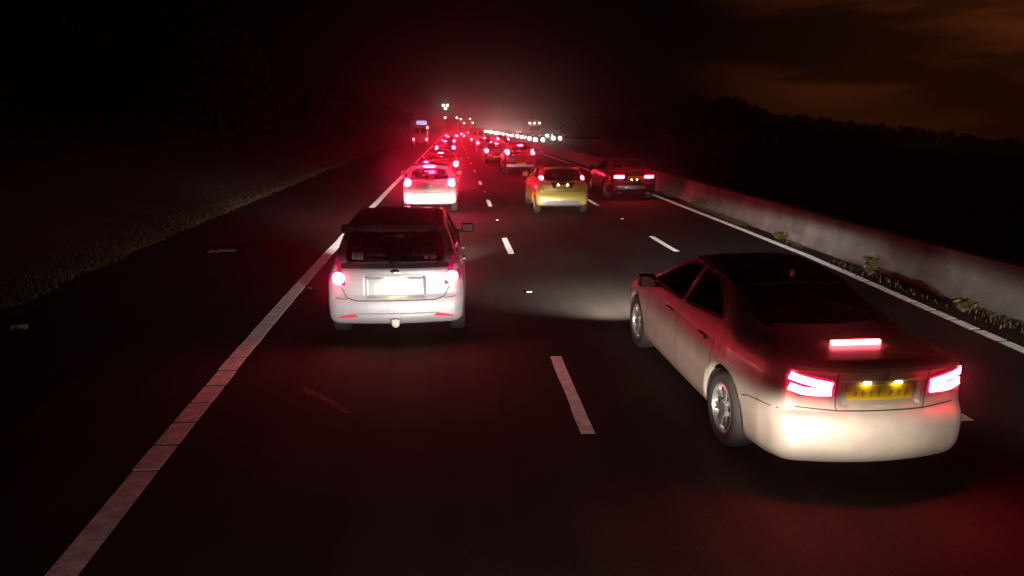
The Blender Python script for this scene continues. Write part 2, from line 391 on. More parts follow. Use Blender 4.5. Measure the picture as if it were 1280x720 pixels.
_wheel = {}
def wheel_meshes(r, w, style):
    if (r, w, style) in _wheel: return _wheel[(r, w, style)]
    seg = 40; rr = r * .66
    prof = [(-w / 2 + .02, rr - .01), (-w / 2, rr + .02), (-w / 2 - .004, r * .86), (-w / 2 + .015, r * .96), (-w / 2 + .05, r), (w / 2 - .05, r), (w / 2 - .015, r * .96), (w / 2 + .004, r * .86), (w / 2, rr + .02), (w / 2 - .02, rr - .01)]
    def lathe(pr):
        v = [(x, q * math.cos(2 * math.pi * k / seg), q * math.sin(2 * math.pi * k / seg)) for k in range(seg) for x, q in pr]; n = len(pr)
        return v, [(k * n + i, k * n + i + 1, ((k + 1) % seg) * n + i + 1, ((k + 1) % seg) * n + i) for k in range(seg) for i in range(n - 1)]
    ty = mesh('tyre', *lathe(prof)); ty.materials.append(M['rubber'])
    v, f = lathe([(w / 2 - .012, rr + .004), (w / 2 - .005, rr - .012), (w / 2 - .03, rr - .028), (-w / 2 + .03, rr - .05)])
    def addbox(c, hx, hy, hz, ang, taper=1.0, dx=0):
        b = len(v)
        for sx in (-1, 1):
            for t_, q in ((c - hz, 1.0), (c + hz, taper)):
                for sy in (-1, 1):
                    yy = sy * hy * q; zz = t_; X = dx + sx * hx + (t_ - c) * .08
                    v.append((X, yy * math.cos(ang) - zz * math.sin(ang), yy * math.sin(ang) + zz * math.cos(ang)))
        for q in ((0, 1, 3, 2), (4, 6, 7, 5), (0, 2, 6, 4), (1, 5, 7, 3), (0, 4, 5, 1), (2, 3, 7, 6)): f.append(tuple(b + i for i in q))
    if style == 'spoke':
        for k in range(7):
            for da in (-.10, .10): addbox(rr * .53, .012, .017, rr * .45, 2 * math.pi * k / 7 + da, .7, w / 2 - .045)
    else:
        for k in range(9): addbox(rr * .55, .014, .034, rr * .43, 2 * math.pi * k / 9, 1.4, w / 2 - .04)
    for k in range(8): addbox(.0, .02, .055, .055, k * math.pi / 8, 1, w / 2 - .04)
    ri = mesh('rim', v, f); ri.materials.append(M['alloy'])
    b_, g_ = lathe([(-.01, 0.001), (-.01, rr - .03), (.0, rr - .03)]); hb = mesh('brake_disc', b_, g_); hb.materials.append(M['trim'])
    _wheel[(r, w, style)] = (ty, ri, hb); return _wheel[(r, w, style)]

def build_car(name, sp, paint, loc, rz=0.0, h=.025, detail=2):
    """detail 2: everything; 1: mid distance; 0: far away"""
    sh = Shell(sp); root = empty(name, loc, rz); root['_'] = 0; del root['_']
    bme = sh.body_mesh(h); bme.materials.append(M[paint]); obj('body', bme, None, root, angle=50)
    st = .05 if detail == 2 else .1
    for p in sp['side']:
        o_ = rounded(p, .05)
        for sg in (-1, 1):
            g_ = obj('side_window', patch_me(sh, o_, 'side', -.012, .006, st * 1.5, sg), M['glass'], root)
    if sp.get('rearwin'):
        obj('rear_window', patch_me(sh, rounded(sp['rearwin'], .07), 'rear', -.012, .006, st * 1.5), M['glass'], root)
    obj('windscreen', patch_me(sh, rounded(sp['screen'], .08), 'front', -.012, .006, st * 1.5), M['glass'], root)
    if detail >= 1 and sp.get('rearwin'):                                # rubber seal round the rear glass
        ol = rounded(sp['rearwin'], .07); cx = sum(p[0] for p in ol) / len(ol); cz = sum(p[1] for p in ol) / len(ol)
        obj('window_seal', seal_me(sh, ol, 'rear', .028), M['trim'], root)
    if detail == 2:
        for p in sp['side']:
            for sg in (-1, 1): obj('window_seal', seal_me(sh, rounded(p, .05), 'side', .024, sg), M['trim'], root)
    ty, ri, hb = wheel_meshes(sp['wr'], sp.get('ww', .2), sp.get('wheel', 'spoke'))
    for ya in sp['axles']:
        for sg in (-1, 1):
            w_ = obj('wheel', ty, None, root); tr = np.interp(ya, sh.py, sh.pw) - sp.get('ww', .2) / 2 - .012
            w_.location = (sg * tr, ya, sp['wr']); w_.rotation_euler = (random.uniform(0, 6), 0, 0 if sg > 0 else math.pi)
            obj('rim', ri, None, w_); obj('brake_disc', hb, None, w_)
    for sg in (-1, 1):                                                   # door mirrors
        ym, zm = sp['mirror']; xw = float(sh.hit('side', np.array([ym]), np.array([zm - .04]))[0])
        mm = box_me('door_mirror', (min(sg * (xw + .04), sg * (xw + .23)), ym - .05, zm - .01), (max(sg * (xw + .04), sg * (xw + .23)), ym + .07, zm + .13), .035, 3)
        mo = obj('door_mirror', mm, M[sp.get('mirror_mat', paint)], root)
        obj('mirror_stalk', box_me('stalk', (min(sg * (xw - .03), sg * (xw + .07)), ym - .02, zm - .02), (max(sg * (xw - .03), sg * (xw + .07)), ym + .05, zm + .02), .01, 1), M['trim'], mo)
        if detail == 2:
            obj('mirror_glass', box_me('mg', (min(sg * (xw + .055), sg * (xw + .215)), ym - .054, zm + .005), (max(sg * (xw + .055), sg * (xw + .215)), ym - .048, zm + .115), .002, 1), M['mirror'], mo)
    return root, sh
def seal_me(sh, ol, axis, w, sgn=1):
    P = np.array(ol); n = len(P); nx = np.roll(P, -1, 0) - np.roll(P, 1, 0); nx /= np.maximum(np.linalg.norm(nx, axis=1), 1e-9)[:, None]
    nr = np.stack([nx[:, 1], -nx[:, 0]], 1)
    A = P + nr * w * .75; B = P - nr * w * .35
    ta, tb = sh.hit(axis, A[:, 0], A[:, 1]), sh.hit(axis, B[:, 0], B[:, 1])
    s = -1 if axis == 'rear' else 1
    def mk(Q, t, o): return [((q[0], tt + s * o, q[1]) if axis in ('rear', 'front') else (sgn * (tt + o), q[0], q[1])) for q, tt in zip(Q, t)]
    v = mk(A, ta, .004) + mk(B, tb, .002) + mk(A, ta, -.012) + mk(B, tb, -.02)
    f = []
    for i in range(n):
        j = (i + 1) % n; f += [(i, j, n + j, n + i), (2 * n + i, 2 * n + j, j, i), (n + i, n + j, 3 * n + j, 3 * n + i)]
    return mesh('seal', v, f)
def panel(root, sh, name, ol, m, axis='rear', off=.006, thick=.025, step=.04, sgn=1):
    return obj(name, patch_me(sh, ol, axis, off, thick, step, sgn), M[m], root)
def seam(root, sh, name, pts, w=.008, axis='rear', sgn=1, m='trim'):
    Q = []
    for a, b in zip(pts, pts[1:]):
        k = max(1, int(math.dist(a, b) / .05)); Q += [(a[0] + (b[0] - a[0]) * i / k, a[1] + (b[1] - a[1]) * i / k) for i in range(k)]
    Q.append(pts[-1]); P = np.array(Q); d = np.gradient(P, axis=0); d /= np.linalg.norm(d, axis=1)[:, None]; nr = np.stack([-d[:, 1], d[:, 0]], 1) * w / 2
    A, B = P + nr, P - nr; ta = sh.hit(axis, A[:, 0], A[:, 1]); tb = sh.hit(axis, B[:, 0], B[:, 1]); s = -1 if axis == 'rear' else 1
    def mk(Q, t, o): return [((q[0], tt + s * o, q[1]) if axis in ('rear', 'front') else (sgn * (tt + o), q[0], q[1])) for q, tt in zip(Q, t)]
    n = len(P); v = mk(A, ta, .0025) + mk(B, tb, .0025)
    return obj(name, mesh('seam', v, [(i, i + 1, n + i + 1, n + i) for i in range(n - 1)]), M[m], root)
def seats(root, sp, rows, hw=.26, z=.62, m='seat'):
    for y in rows:
        for x in (-.36, .36):
            s_ = obj('seat', box_me('seat', (x - hw, y - .07, z - .25), (x + hw, y + .07, z + .42), .05, 3), M[m], root)
            obj('headrest', box_me('headrest', (x - .13, y - .1, z + .45), (x + .13, y - .02, z + .62), .035, 3), M[m], s_)
def plate(root, sh, cx, cz, hw=.26, hh=.056, ink=True, off=.012, name='number_plate', m='plate_y'):
    p = panel(root, sh, name, rrect(cx, cz, hw, hh, .008), m, off=off, thick=.02, step=.06)
    if ink:                                                              # the characters are blurred past reading in the photograph
        t = sh.hit('rear', np.array([cx]), np.array([cz]))[0]; rnd = random.Random(3)
        for k in range(7):
            x = cx - hw * .78 + k * hw * 1.5 / 6.3 + (0.03 if k > 3 else 0); w_ = .012 + rnd.uniform(0, .010); e = hh * rnd.uniform(.35, .6)
            bm = bmesh.new(); bm.faces.new([bm.verts.new((a, t - off - .0025, b)) for a, b in rounded([(x - w_, cz - e), (x + w_ * .4, cz - e * .8), (x + w_, cz + e * rnd.uniform(-.3, 1)), (x - w_ * .5, cz + e)], .008)])
            obj('plate_smudge', from_bm('smudge', bm), M['plate_ink'], p, smooth=False)
    return p
def copy_tree(o, parent=None):
    c = o.copy(); C.objects.link(c)
    if parent is not None: c.parent = parent
    for ch in o.children: copy_tree(ch, c)
    return c
def repaint(root, m):
    for ch in root.children:
        if ch.name.split('.')[0] in ('body', 'door_mirror'):
            ch.material_slots[0].link = 'OBJECT'; ch.material_slots[0].material = M[m]

# ================================================================== THE SETTING
def ground_mat():
    m = bpy.data.materials.new('asphalt'); m.use_nodes = True; t = m.node_tree; b = t.nodes['Principled BSDF']
    c = N(t, 'ShaderNodeTexCoord')
    n1 = N(t, 'ShaderNodeTexNoise'); n1.inputs['Scale'].default_value = 55; n1.inputs['Detail'].default_value = 3
    n2 = N(t, 'ShaderNodeTexNoise'); n2.inputs['Scale'].default_value = .5; n2.inputs['Detail'].default_value = 7
    mpp = N(t, 'ShaderNodeMapping'); mpp.inputs['Scale'].default_value = (1.6, .07, 1)
    n3 = N(t, 'ShaderNodeTexNoise'); n3.inputs['Scale'].default_value = 1; n3.inputs['Detail'].default_value = 5
    t.links.new(c.outputs['Object'], n1.inputs[0]); t.links.new(c.outputs['Object'], n2.inputs[0]); t.links.new(c.outputs['Object'], mpp.inputs[0]); t.links.new(mpp.outputs[0], n3.inputs[0])
    a = N(t, 'ShaderNodeMath', operation='ADD'); t.links.new(n2.outputs[0], a.inputs[0]); t.links.new(n3.outputs[0], a.inputs[1])
    a2 = N(t, 'ShaderNodeMath', operation='MULTIPLY_ADD'); a2.inputs[1].default_value = .9; t.links.new(n1.outputs[0], a2.inputs[0]); t.links.new(a.outputs[0], a2.inputs[2])
    r = N(t, 'ShaderNodeMapRange'); r.inputs[1].default_value = 1.15; r.inputs[2].default_value = 1.75; t.links.new(a2.outputs[0], r.inputs[0])
    x = N(t, 'ShaderNodeMix', data_type='RGBA'); x.inputs['A'].default_value = (.012, .009, .008, 1); x.inputs['B'].default_value = (.050, .037, .030, 1)
    t.links.new(r.outputs[0], x.inputs['Factor']); t.links.new(x.outputs['Result'], b.inputs['Base Color'])
    b.inputs['Roughness'].default_value = .9; b.inputs['Specular IOR Level'].default_value = .2
    bu = N(t, 'ShaderNodeBump'); bu.inputs['Strength'].default_value = .6; bu.inputs['Distance'].default_value = .006; t.links.new(n1.outputs[0], bu.inputs['Height']); t.links.new(bu.outputs[0], b.inputs['Normal'])
    return m
M['asphalt'] = ground_mat()
M['paint_line'] = mat('road_paint', (0.82, 0.79, 0.76), 0.6, vary=0.55, vscale=9, bump=.5, bscale=90)
_b = M['paint_line'].node_tree.nodes['Principled BSDF']; _b.inputs['Sheen Weight'].default_value = 1.0; _b.inputs['Sheen Roughness'].default_value = .35   # glass beads in the paint
M['concrete'] = mat('barrier_concrete', (0.27, 0.26, 0.24), 0.85, vary=0.5, vscale=1.4, bump=.3, bscale=60)
M['earth'] = mat('verge_earth', (0.06, 0.05, 0.03), 0.95, vary=0.4, vscale=.8, bump=.5, bscale=20)

KY = [-10, 3.5, 6, 8, 11, 14, 18, 26, 41, 62, 120, 600]
LX = [-2.38, -2.40, -2.50, -2.57, -2.64, -2.69, -2.73, -2.77, -2.81, -2.84, -2.9, -2.9]      # left edge line
L12 = [1.12, 1.13, 1.14, 1.15, 1.16, 1.17, 1.18, 1.20, 1.21, 1.22, 1.26, 1.26]
L23 = [4.62, 4.66, 4.68, 4.70, 4.73, 4.76, 4.81, 4.88, 4.95, 5.0, 5.05, 5.05]
RX = [6.60, 6.66, 6.72, 6.86, 7.10, 7.34, 7.50, 7.75, 8.13, 8.45, 8.8, 8.8]                  # right edge line
BX = [7.62, 7.64, 7.67, 7.70, 7.75, 7.84, 8.0, 8.36, 8.85, 9.2, 9.55, 9.55]                 # barrier foot
GX = [-6.3, -6.4, -6.45, -6.5, -6.6, -6.75, -6.95, -7.15, -7.6, -7.9, -8.1, -8.1]           # grass edge
def cv(K, y): return float(np.interp(y, KY, K))

# terrain: one sheet, a bank rising on the left, the land falling away on the right
xs = np.concatenate([np.linspace(-900, -60, 14), np.linspace(-50, 60, 34), np.linspace(75, 640, 16)])
ys = np.concatenate([np.linspace(-200, 0, 6), np.linspace(15, 300, 24), np.linspace(340, 3000, 14)])
def terr(x, y):
    z = -.06
    if x < -9: z += min(5.0, (-9 - x) * .16)
    if x > 24: z -= (min(x, 640) - 24) * .034
    return z
v = [(x, y, terr(x, y)) for y in ys for x in xs]; nx_ = len(xs)
f = [(j * nx_ + i, j * nx_ + i + 1, (j + 1) * nx_ + i + 1, (j + 1) * nx_ + i) for j in range(len(ys) - 1) for i in range(nx_ - 1)]
tag(obj('ground', mesh('ground', v, f), M['earth']), 'dark earth and grass land either side of the motorway', 'ground', kind='structure')

def ribbon(name, ya, yb, XA, XB, z, step=2.0, crown=0.0):
    yy = []
    y = ya
    while y < yb: yy.append(y); y += step if y < 60 else step * 6
    yy.append(yb); v, f = [], []
    for y in yy:
        a = XA(y); b = XB(y); v += [(a, y, z), (b, y, z)]
    f = [(2 * i, 2 * i + 1, 2 * i + 3, 2 * i + 2) for i in range(len(yy) - 1)]
    return mesh(name, v, f)
road = obj('road', ribbon('road', -6, 600, lambda y: cv(GX, y), lambda y: cv(BX, y) + .3, 0.0), M['asphalt'])
tag(road, 'dark asphalt carriageway of three lanes and a hard shoulder', 'road', kind='structure')
road2 = obj('road', ribbon('far_road', -6, 600, lambda y: cv(BX, y) + 1.0, lambda y: cv(BX, y) + 15, 0.0), M['asphalt'])
tag(road2, 'opposite carriageway of dark asphalt beyond the concrete barrier', 'road', kind='structure')

# ---- painted edge lines: ribbed blocks near by, one strip beyond
def edge_line(X, w, first, name, ystart=2.6, ygap=5.3, pitch=.47):
    obj(name, ribbon('e', ystart, ygap, lambda y: cv(X, y) - w / 2, lambda y: cv(X, y) + w / 2, .004, .5), M['paint_line'], road, smooth=False)
    y = ygap + .02; k = 0
    while y < 40:
        g = (.035 if first else .06) + .012 * random.random(); y2 = y + pitch - g
        xa, xb = cv(X, y), cv(X, y2); j = random.uniform(-.006, .006)
        bm = bmesh.new()
        q = [(xa - w / 2 + j, y), (xa + w / 2 + j, y + random.uniform(-.006, .006)), (xb + w / 2 + j, y2 + random.uniform(-.006, .006)), (xb - w / 2 + j, y2)]
        a = [bm.verts.new((p[0], p[1], .001)) for p in q]; b = [bm.verts.new((p[0], p[1], .011)) for p in q]
        bm.faces.new(b); 
        for i in range(4): bm.faces.new((a[i], a[(i + 1) % 4], b[(i + 1) % 4], b[i]))
        obj(name, from_bm('rib_block', bm), M['paint_line'], road, smooth=False)
        y += pitch * (1 if y < 30 else 2) if False else pitch
    obj(name, ribbon('e', y, 500, lambda q: cv(X, q) - w / 2, lambda q: cv(X, q) + w / 2, .006), M['paint_line'], road, smooth=False)
edge_line(LX, .20, True, 'edge_line')
edge_line(RX, .15, False, 'edge_line', 5.5, 7.0, .5)
def dash(X, y0, ln, w=.13):
    y1 = y0 + ln; bm = bmesh.new(); n = 6; l = []; r = []
    for i in range(n + 1):
        y = y0 + ln * i / n; c = cv(X, y); e = .006
        l.append((c - w / 2 + random.uniform(-e, e), y, .005)); r.append((c + w / 2 + random.uniform(-e, e), y, .005))
    bm.faces.new([bm.verts.new(p) for p in r + l[::-1]])
    return obj('lane_dash', from_bm('dash', bm), M['paint_line'], road, smooth=False)
for k in range(0, 24):
    for X in (L12, L23):
        dash(X, 5.7 + 9 * k, 2.1 + .15 * random.random())

# ---- reflecting road studs between the dashes
for X, nm in ((L12, 'white reflecting road stud on the line between the left and middle lanes'), (L23, 'white reflecting road stud on the line between the middle and right lanes')):
    for k in range(1, 8):
        y = 2.2 + 9 * k
        if X is L23 and k == 1: continue
        st = empty('road_stud', (cv(X, y) + .02, y, 0)); tag(st, nm, 'road stud', 'studs along the lane lines' if X is L12 else 'studs along the right lane line')
        obj('housing', box_me('housing', (-.06, -.07, -.005), (.06, .07, .018), .012, 2), M['rubber'], st)
        obj('reflector', box_me('reflector', (-.045, -.078, .006), (.045, -.066, .022), .002, 1), M['stud'], st)
st = empty('road_stud', (-2.44, 11.77, 0)); tag(st, 'pale road stud close beside the ribbed left edge line', 'road stud')
obj('housing', box_me('housing', (-.05, -.06, -.005), (.05, .06, .018), .012, 2), M['rubber'], st); obj('reflector', box_me('reflector', (-.04, -.068, .006), (.04, -.056, .02), .002, 1), M['stud'], st)

# ---- stepped concrete barrier in cast lengths
BS = [(0, 0), (.0, .07), (.045, .22), (.075, .26), (.13, .69), (.16, .73), (.40, .73), (.43, .69), (.49, .26), (.56, 0)]
bar = empty('concrete_barrier', (cv(BX, 20), 20, 0)); tag(bar, 'long pale concrete safety barrier along the central reservation', 'barrier')
y = -4.0
while y < 420:
    ln = 6.0 if y < 80 else 24.0; v = []; f = []; n = len(BS); m_ = 5
    for i in range(m_):
        yy = y + .014 + (ln - .028) * i / (m_ - 1)
        for a, b in BS: v.append((cv(BX, yy) + a - bar.location.x, yy - 20, b))
    for i in range(m_ - 1):
        for k in range(n - 1): f.append((i * n + k, (i + 1) * n + k, (i + 1) * n + k + 1, i * n + k + 1))
    f += [tuple(range(n)), tuple(range((m_ - 1) * n, m_ * n))[::-1]]
    obj('barrier_segment', mesh('barrier_segment', v, f), M['concrete'], bar, angle=30); y += ln

# ---- verge grass, weeds at the barrier foot
def blades(pts, hmin, hmax, w, lean=.5):
    v, f = [], []
    for (x, y, z) in pts:
        h = random.uniform(hmin, hmax); a = random.uniform(0, 6.28); l = random.uniform(0, lean) * h; b = random.uniform(0, 6.28)
        dx, dy = math.cos(a) * w, math.sin(a) * w; lx, ly = math.cos(b) * l, math.sin(b) * l; i = len(v)
        v += [(x - dx, y - dy, z), (x + dx, y + dy, z), (x + dx * .6 + lx * .4, y + dy * .6 + ly * .4, z + h * .6), (x - dx * .6 + lx * .4, y - dy * .6 + ly * .4, z + h * .6), (x + lx, y + ly, z + h)]
        f += [(i, i + 1, i + 2, i + 3), (i + 3, i + 2, i + 4)]
    return mesh('blades', v, f)
gp = []
for _ in range(26000):
    y = 6 + 84 * random.random() ** 1.6; q = abs(random.gauss(0, .9))
    x = cv(GX, y) - .05 - q + .18 * math.sin(y * 2.3) * random.random(); gp.append((x, y, terr(x, y) + .0))
tag(obj('grass', blades(gp, .04, .15, .009, 1.4), M['grass'], smooth=False), 'rough dry grass along the edge of the hard shoulder', 'grass', kind='stuff')
gp = []
for _ in range(9000):
    y = 5 + 70 * random.random() ** 1.5; x = cv(BX, y) - abs(random.gauss(0, .16)) - .02
    if math.sin(y * 1.7) + math.sin(y * .63 + 1) + random.gauss(0, .5) > -.1: gp.append((x, y, 0))
tag(obj('grass', blades(gp, .02, .09, .006), M['grass'], smooth=False), 'thin weeds and moss growing along the barrier foot', 'grass', kind='stuff')
def weed(loc, h, n, spread, label, seed):
    rnd = random.Random(seed); root = empty('weed_plant', loc); tag(root, label, 'plant', 'weeds at the foot of the barrier')
    v, f = [], []
    for _ in range(n):
        a = rnd.uniform(0, 6.28); s = rnd.uniform(.1, 1) * spread; hh = h * rnd.uniform(.4, 1); t = rnd.uniform(.015, .04); b = rnd.uniform(0, 6.28)
        for q in range(3):
            u = (q + 1) / 3; c = Vector((math.cos(a) * s * u ** 1.3, math.sin(a) * s * u ** 1.3, hh * u))
            d = Vector((math.cos(b + q), math.sin(b + q), rnd.uniform(-.3, .6))) * t * 2; e = Vector((-math.sin(b + q), math.cos(b + q), rnd.uniform(-.4, .4))) * t; i = len(v)
            v += [c - d, c + e, c + d, c - e]; f.append((i, i + 1, i + 2, i + 3))
    obj('leaves', mesh('leaves', v, f), M['weed'], root, smooth=False)
    for k in range(7):
        a = rnd.uniform(0, 6.28); s = spread * rnd.uniform(.3, .8)
        obj('stem', tube_me('stem', [(0, 0, -.01), (math.cos(a) * s * .3, math.sin(a) * s * .3, h * .5), (math.cos(a) * s, math.sin(a) * s, h * .85)], [.008, .006, .003], 5), M['weed'], root)
weed((7.52, 12.0, 0), .34, 130, .13, 'tall yellowish weed plant growing against the concrete barrier', 1)
weed((7.42, 9.45, 0), .17, 120, .15, 'low bushy yellow weed clump beside the right edge line', 2)
weed((8.02, 22.6, 0), .34, 110, .28, 'pale weed clump by the barrier behind the black saloon', 3)
weed((7.78, 16.2, 0), .16, 90, .22, 'small straggly weed at the barrier foot, between two bigger weeds', 4)

# ---- woods: far tree mass on the falling land, hedge on the left bank
def wood(name, label, spots, mat_, leaf):
    v, f = [], []
    for (x, y, z, h, w) in spots:
        for c in range(9):
            cx = x + random.gauss(0, w * .45); cy = y + random.gauss(0, w * .45); cz = z + h * random.uniform(.35, .92); r = w * random.uniform(.25, .5)
            for _ in range(46):
                d = Vector((random.gauss(0, 1), random.gauss(0, 1), random.gauss(0, 1))).normalized() * r * random.uniform(.55, 1.1)
                p = Vector((cx, cy, cz)) + d; a = Vector((random.gauss(0, 1), random.gauss(0, 1), random.gauss(0, 1))).normalized() * leaf; b = a.cross(Vector((random.gauss(0, 1), random.gauss(0, 1), random.gauss(0, 1)))).normalized() * leaf * .7; i = len(v)
                v += [p - a, p + b, p + a, p - b]; f.append((i, i + 1, i + 2, i + 3))
        i = len(v)
        for q in range(5):
            t = q * 2 * math.pi / 5; v += [(x + .25 * math.cos(t), y + .25 * math.sin(t), z - 1), (x + .1 * math.cos(t), y + .1 * math.sin(t), z + h * .7)]
        f += [(i + 2 * q, i + 2 * ((q + 1) % 5), i + 2 * ((q + 1) % 5) + 1, i + 2 * q + 1) for q in range(5)]
    return tag(obj(name, mesh(name, v, f), mat_, smooth=False), label, 'trees', kind='stuff')
# skyline heights measured as (bearing right of the road in degrees, elevation above eye level in degrees)
SK = [(9, .6), (13, 1.0), (17, 2.0), (19, 2.3), (23, 1.7), (25, .9), (32, .1), (36, -.2), (38, -.8), (42, -1.2), (50, -1.3)]
spots = []
for k in range(150):
    b = random.uniform(9, 50); el = np.interp(b, [q[0] for q in SK], [q[1] for q in SK]) * 1.0
    d = random.uniform(150, 215) if b < 32 else random.uniform(260, 520)
    x, y = d * math.sin(R(b)), d * math.cos(R(b)); z = terr(x, y); top = 2.66 + d * math.tan(R(el)) - random.random() ** 2 * 3 - .5
    h = max(2.5, top - z); spots.append((x, y, top - h, h, min(9, max(3, h * .4))))
wood('wood', 'dark distant wood on the skyline right of the motorway', spots, M['leaf'], .7)
spots = []
for k in range(70):
    y = random.uniform(14, 260); x = -15 - random.random() * 14; spots.append((x, y, terr(x, y), random.uniform(4, 8), random.uniform(2, 3.4)))
wood('wood', 'black hedge and trees on the bank left of the hard shoulder', spots, M['leaf'], .35)

# ---- pale scuff on the carriageway
def road_patch(name, pts, w, m, z=.0035, seed=1):
    rnd = random.Random(seed); P = [Vector(p) for p in pts]; Q = []
    for a, b in zip(P, P[1:]): Q += [a.lerp(b, i / 8) for i in range(8)]
    Q.append(P[-1]); l, r = [], []
    for i, p in enumerate(Q):
        d = (Q[min(i + 1, len(Q) - 1)] - Q[max(i - 1, 0)]).normalized(); n = Vector((-d.y, d.x)); e = w * rnd.uniform(.25, .6)
        l.append(p + n * e); r.append(p - n * e * rnd.uniform(.6, 1.2))
    v = [(p.x, p.y, z) for p in l + r]; k = len(l)
    return obj(name, mesh(name, v, [(i, i + 1, k + i + 1, k + i) for i in range(k - 1)]), M[m], road, smooth=False)
M['scuff'] = mat('pale_scuff', (0.10, 0.075, 0.05), 0.9, vary=0.6, vscale=14)
road_patch('tyre_scuff', [(-1.62, 7.05), (-1.3, 6.7), (-1.05, 6.35)], .09, 'scuff')
# ---- litter on the hard shoulder
def scrap(loc, l, w, label, seed):
    rnd = random.Random(seed); bm = bmesh.new(); bmesh.ops.create_grid(bm, x_segments=8, y_segments=4, size=.5)
    for q in bm.verts:
        q.co.x *= l; q.co.y *= w; q.co.z = rnd.uniform(0, .05) + .01
        q.co.x += rnd.uniform(-.03, .03); q.co.y += rnd.uniform(-.02, .02)
    dl = [q for q in bm.faces if rnd.random() < .16]; bmesh.ops.delete(bm, geom=dl, context='FACES')
    bmesh.ops.solidify(bm, geom=list(bm.faces), thickness=.008)
    o = tag(obj('litter_scrap', from_bm('scrap', bm), M['scrap']), label, 'litter'); o.location = loc; o.rotation_euler = (0, 0, rnd.uniform(-.3, .3)); return o
scrap((-5.05, 15.5, .0), .55, .3, 'pale torn scrap of rubbish flat on the hard shoulder', 1)
scrap((-5.85, 9.6, .0), .16, .10, 'tiny pale scrap lying by the grass edge of the shoulder', 5)

# ================================================================== VEHICLES
INSET = [(.1, .10), (.2, .055), (.33, .015), (.55, 0), (.75, .006), (.88, .03), (.95, .055)]
# ---------------- silver five-door estate hatchback ahead in the left lane
HATCH = dict(L=4.25, H=1.56, wr=.315, ww=.2, axles=(.76, 3.38), wheel='spoke',
    prof=[(.16, .24, .03), (.03, .27, .05), (0, .34, .03), (.0, .50, .1), (.035, .60, .04), (.055, .63, .03), (.075, .95, .05), (.12, .985, .03), (.40, 1.40, .03), (.27, 1.455, .015), (.31, 1.485, .03), (.9, 1.545, .4), (1.6, 1.55, .4), (2.25, 1.47, .3), (3.1, 1.03, .15), (3.7, .94, .3), (4.12, .76, .15), (4.25, .52, .1), (4.2, .24, .05), (3.9, .18, .05), (.5, .2, .1)],
    plan=[(-.1, .76), (0, .80), (.15, .835), (.5, .86), (1.2, .875), (3.2, .875), (3.8, .83), (4.1, .74), (4.3, .6)],
    inset=INSET + [(1.0, .075), (1.5, .27), (1.6, .32)], bulge=.11, k=.10,
    side=[[(.62, 1.07), (1.02, 1.04), (1.05, 1.38), (.86, 1.36)], [(1.13, 1.03), (1.95, 1.01), (1.95, 1.43), (1.13, 1.41)], [(2.03, 1.01), (2.95, 1.0), (2.45, 1.32), (2.03, 1.42)]],
    rearwin=[(-.60, 1.02), (.60, 1.02), (.545, 1.36), (-.545, 1.36)], rear_to=1.1,
    screen=[(-.68, 1.06), (.68, 1.06), (.56, 1.42), (-.56, 1.42)], screen_from=1.9, cabin=(.22, 3.0, .62),
    mirror=(2.72, 1.02), mirror_mat='black', recess=[(-.01, .36, .60, .84, .028)])
A, sA = build_car('estate_hatchback', HATCH, 'silver', (-.75, 8.45, 0), R(0), .018, 2)
tag(A, 'silver hatchback with window stickers and a towball, in the left lane', 'car')
for sg in (-1, 1):
    fl = (lambda p: p) if sg > 0 else mir
    c = panel(A, sA, 'tail_light', fl(rounded([(.60, .74), (.80, .80), (.825, .92), (.78, 1.10), (.735, 1.13), (.66, .98)], .03)), 'lens_lit', off=.012, thick=.05, step=.03)
    obj('lamp', patch_me(sA, fl(circ(.695, .835, .078)), 'rear', .018, .01, .03), M['brake'], c)
    obj('indicator', patch_me(sA, fl(circ(.745, .955, .035)), 'rear', .017, .01, .02), M['clearlens'], c)
    panel(A, sA, 'bumper_reflector', fl(rounded([(.46, .365), (.70, .345), (.72, .36), (.50, .405)], .012)), 'reflector', off=.008, step=.04)
    for y0, y1 in ((1.08, 1.08), (1.99, 1.99), (3.0, 3.0)): seam(A, sA, 'door_seam', [(y0, .98), (y0 - .02, .6), (y0, .28)], .007, 'side', sg)
    for y0 in (1.3, 2.18): panel(A, sA, 'door_handle', rrect(y0, .86, .1, .018, .015), 'silver', 'side', .03, .045, .05, sg)
    ry_ = np.linspace(.55, 2.05, 9); rz_ = sA.hit('top', np.full(9, .50), ry_); rr_ = [(sg * .50, float(a), float(b) - .01 + .04 * math.sin(math.pi * i / 8)) for i, (a, b) in enumerate(zip(ry_, rz_))]
    obj('roof_rail', tube_me('roof_rail', rr_, .014, 8), M['trim'], A)
panel(A, sA, 'bumper_trim', rounded([(-.70, .375), (-.45, .415), (.45, .415), (.70, .375), (.45, .40), (-.45, .40)], .01), 'greyplastic', off=.005, step=.06)
seam(A, sA, 'tailgate_seam', [(-.66, .72), (-.60, .60), (-.48, .565), (.48, .565), (.60, .60), (.66, .72)], .012)
seam(A, sA, 'tailgate_lip', [(-.36, .855), (.36, .855)], .014)
plate(A, sA, 0, .715, ink=False, m='plate_washed')
obj('plate_fill_strip', box_me('pl', (-.13, .045, .812), (.13, .07, .822), .003, 1), M['platelamp'], A)  # glowing strip added to whiten the plate
panel(A, sA, 'badge', circ(0, .925, .026, 16, 2.1), 'chrome', off=.008, thick=.012, step=.02)
panel(A, sA, 'tailgate_handle', rrect(0, .868, .34, .012, .01), 'silver', off=.022, thick=.03, step=.06)
panel(A, sA, 'window_surround', rounded([(-.70, .955), (.70, .955), (.64, 1.012), (-.64, 1.012)], .02), 'trim', off=.003, step=.06)
obj('rear_wiper', tube_me('wiper', [(.02, .08, 1.0), (-.12, .115, 1.05), (-.36, .125, 1.06)], [.02, .009, .006], 8), M['trim'], A)
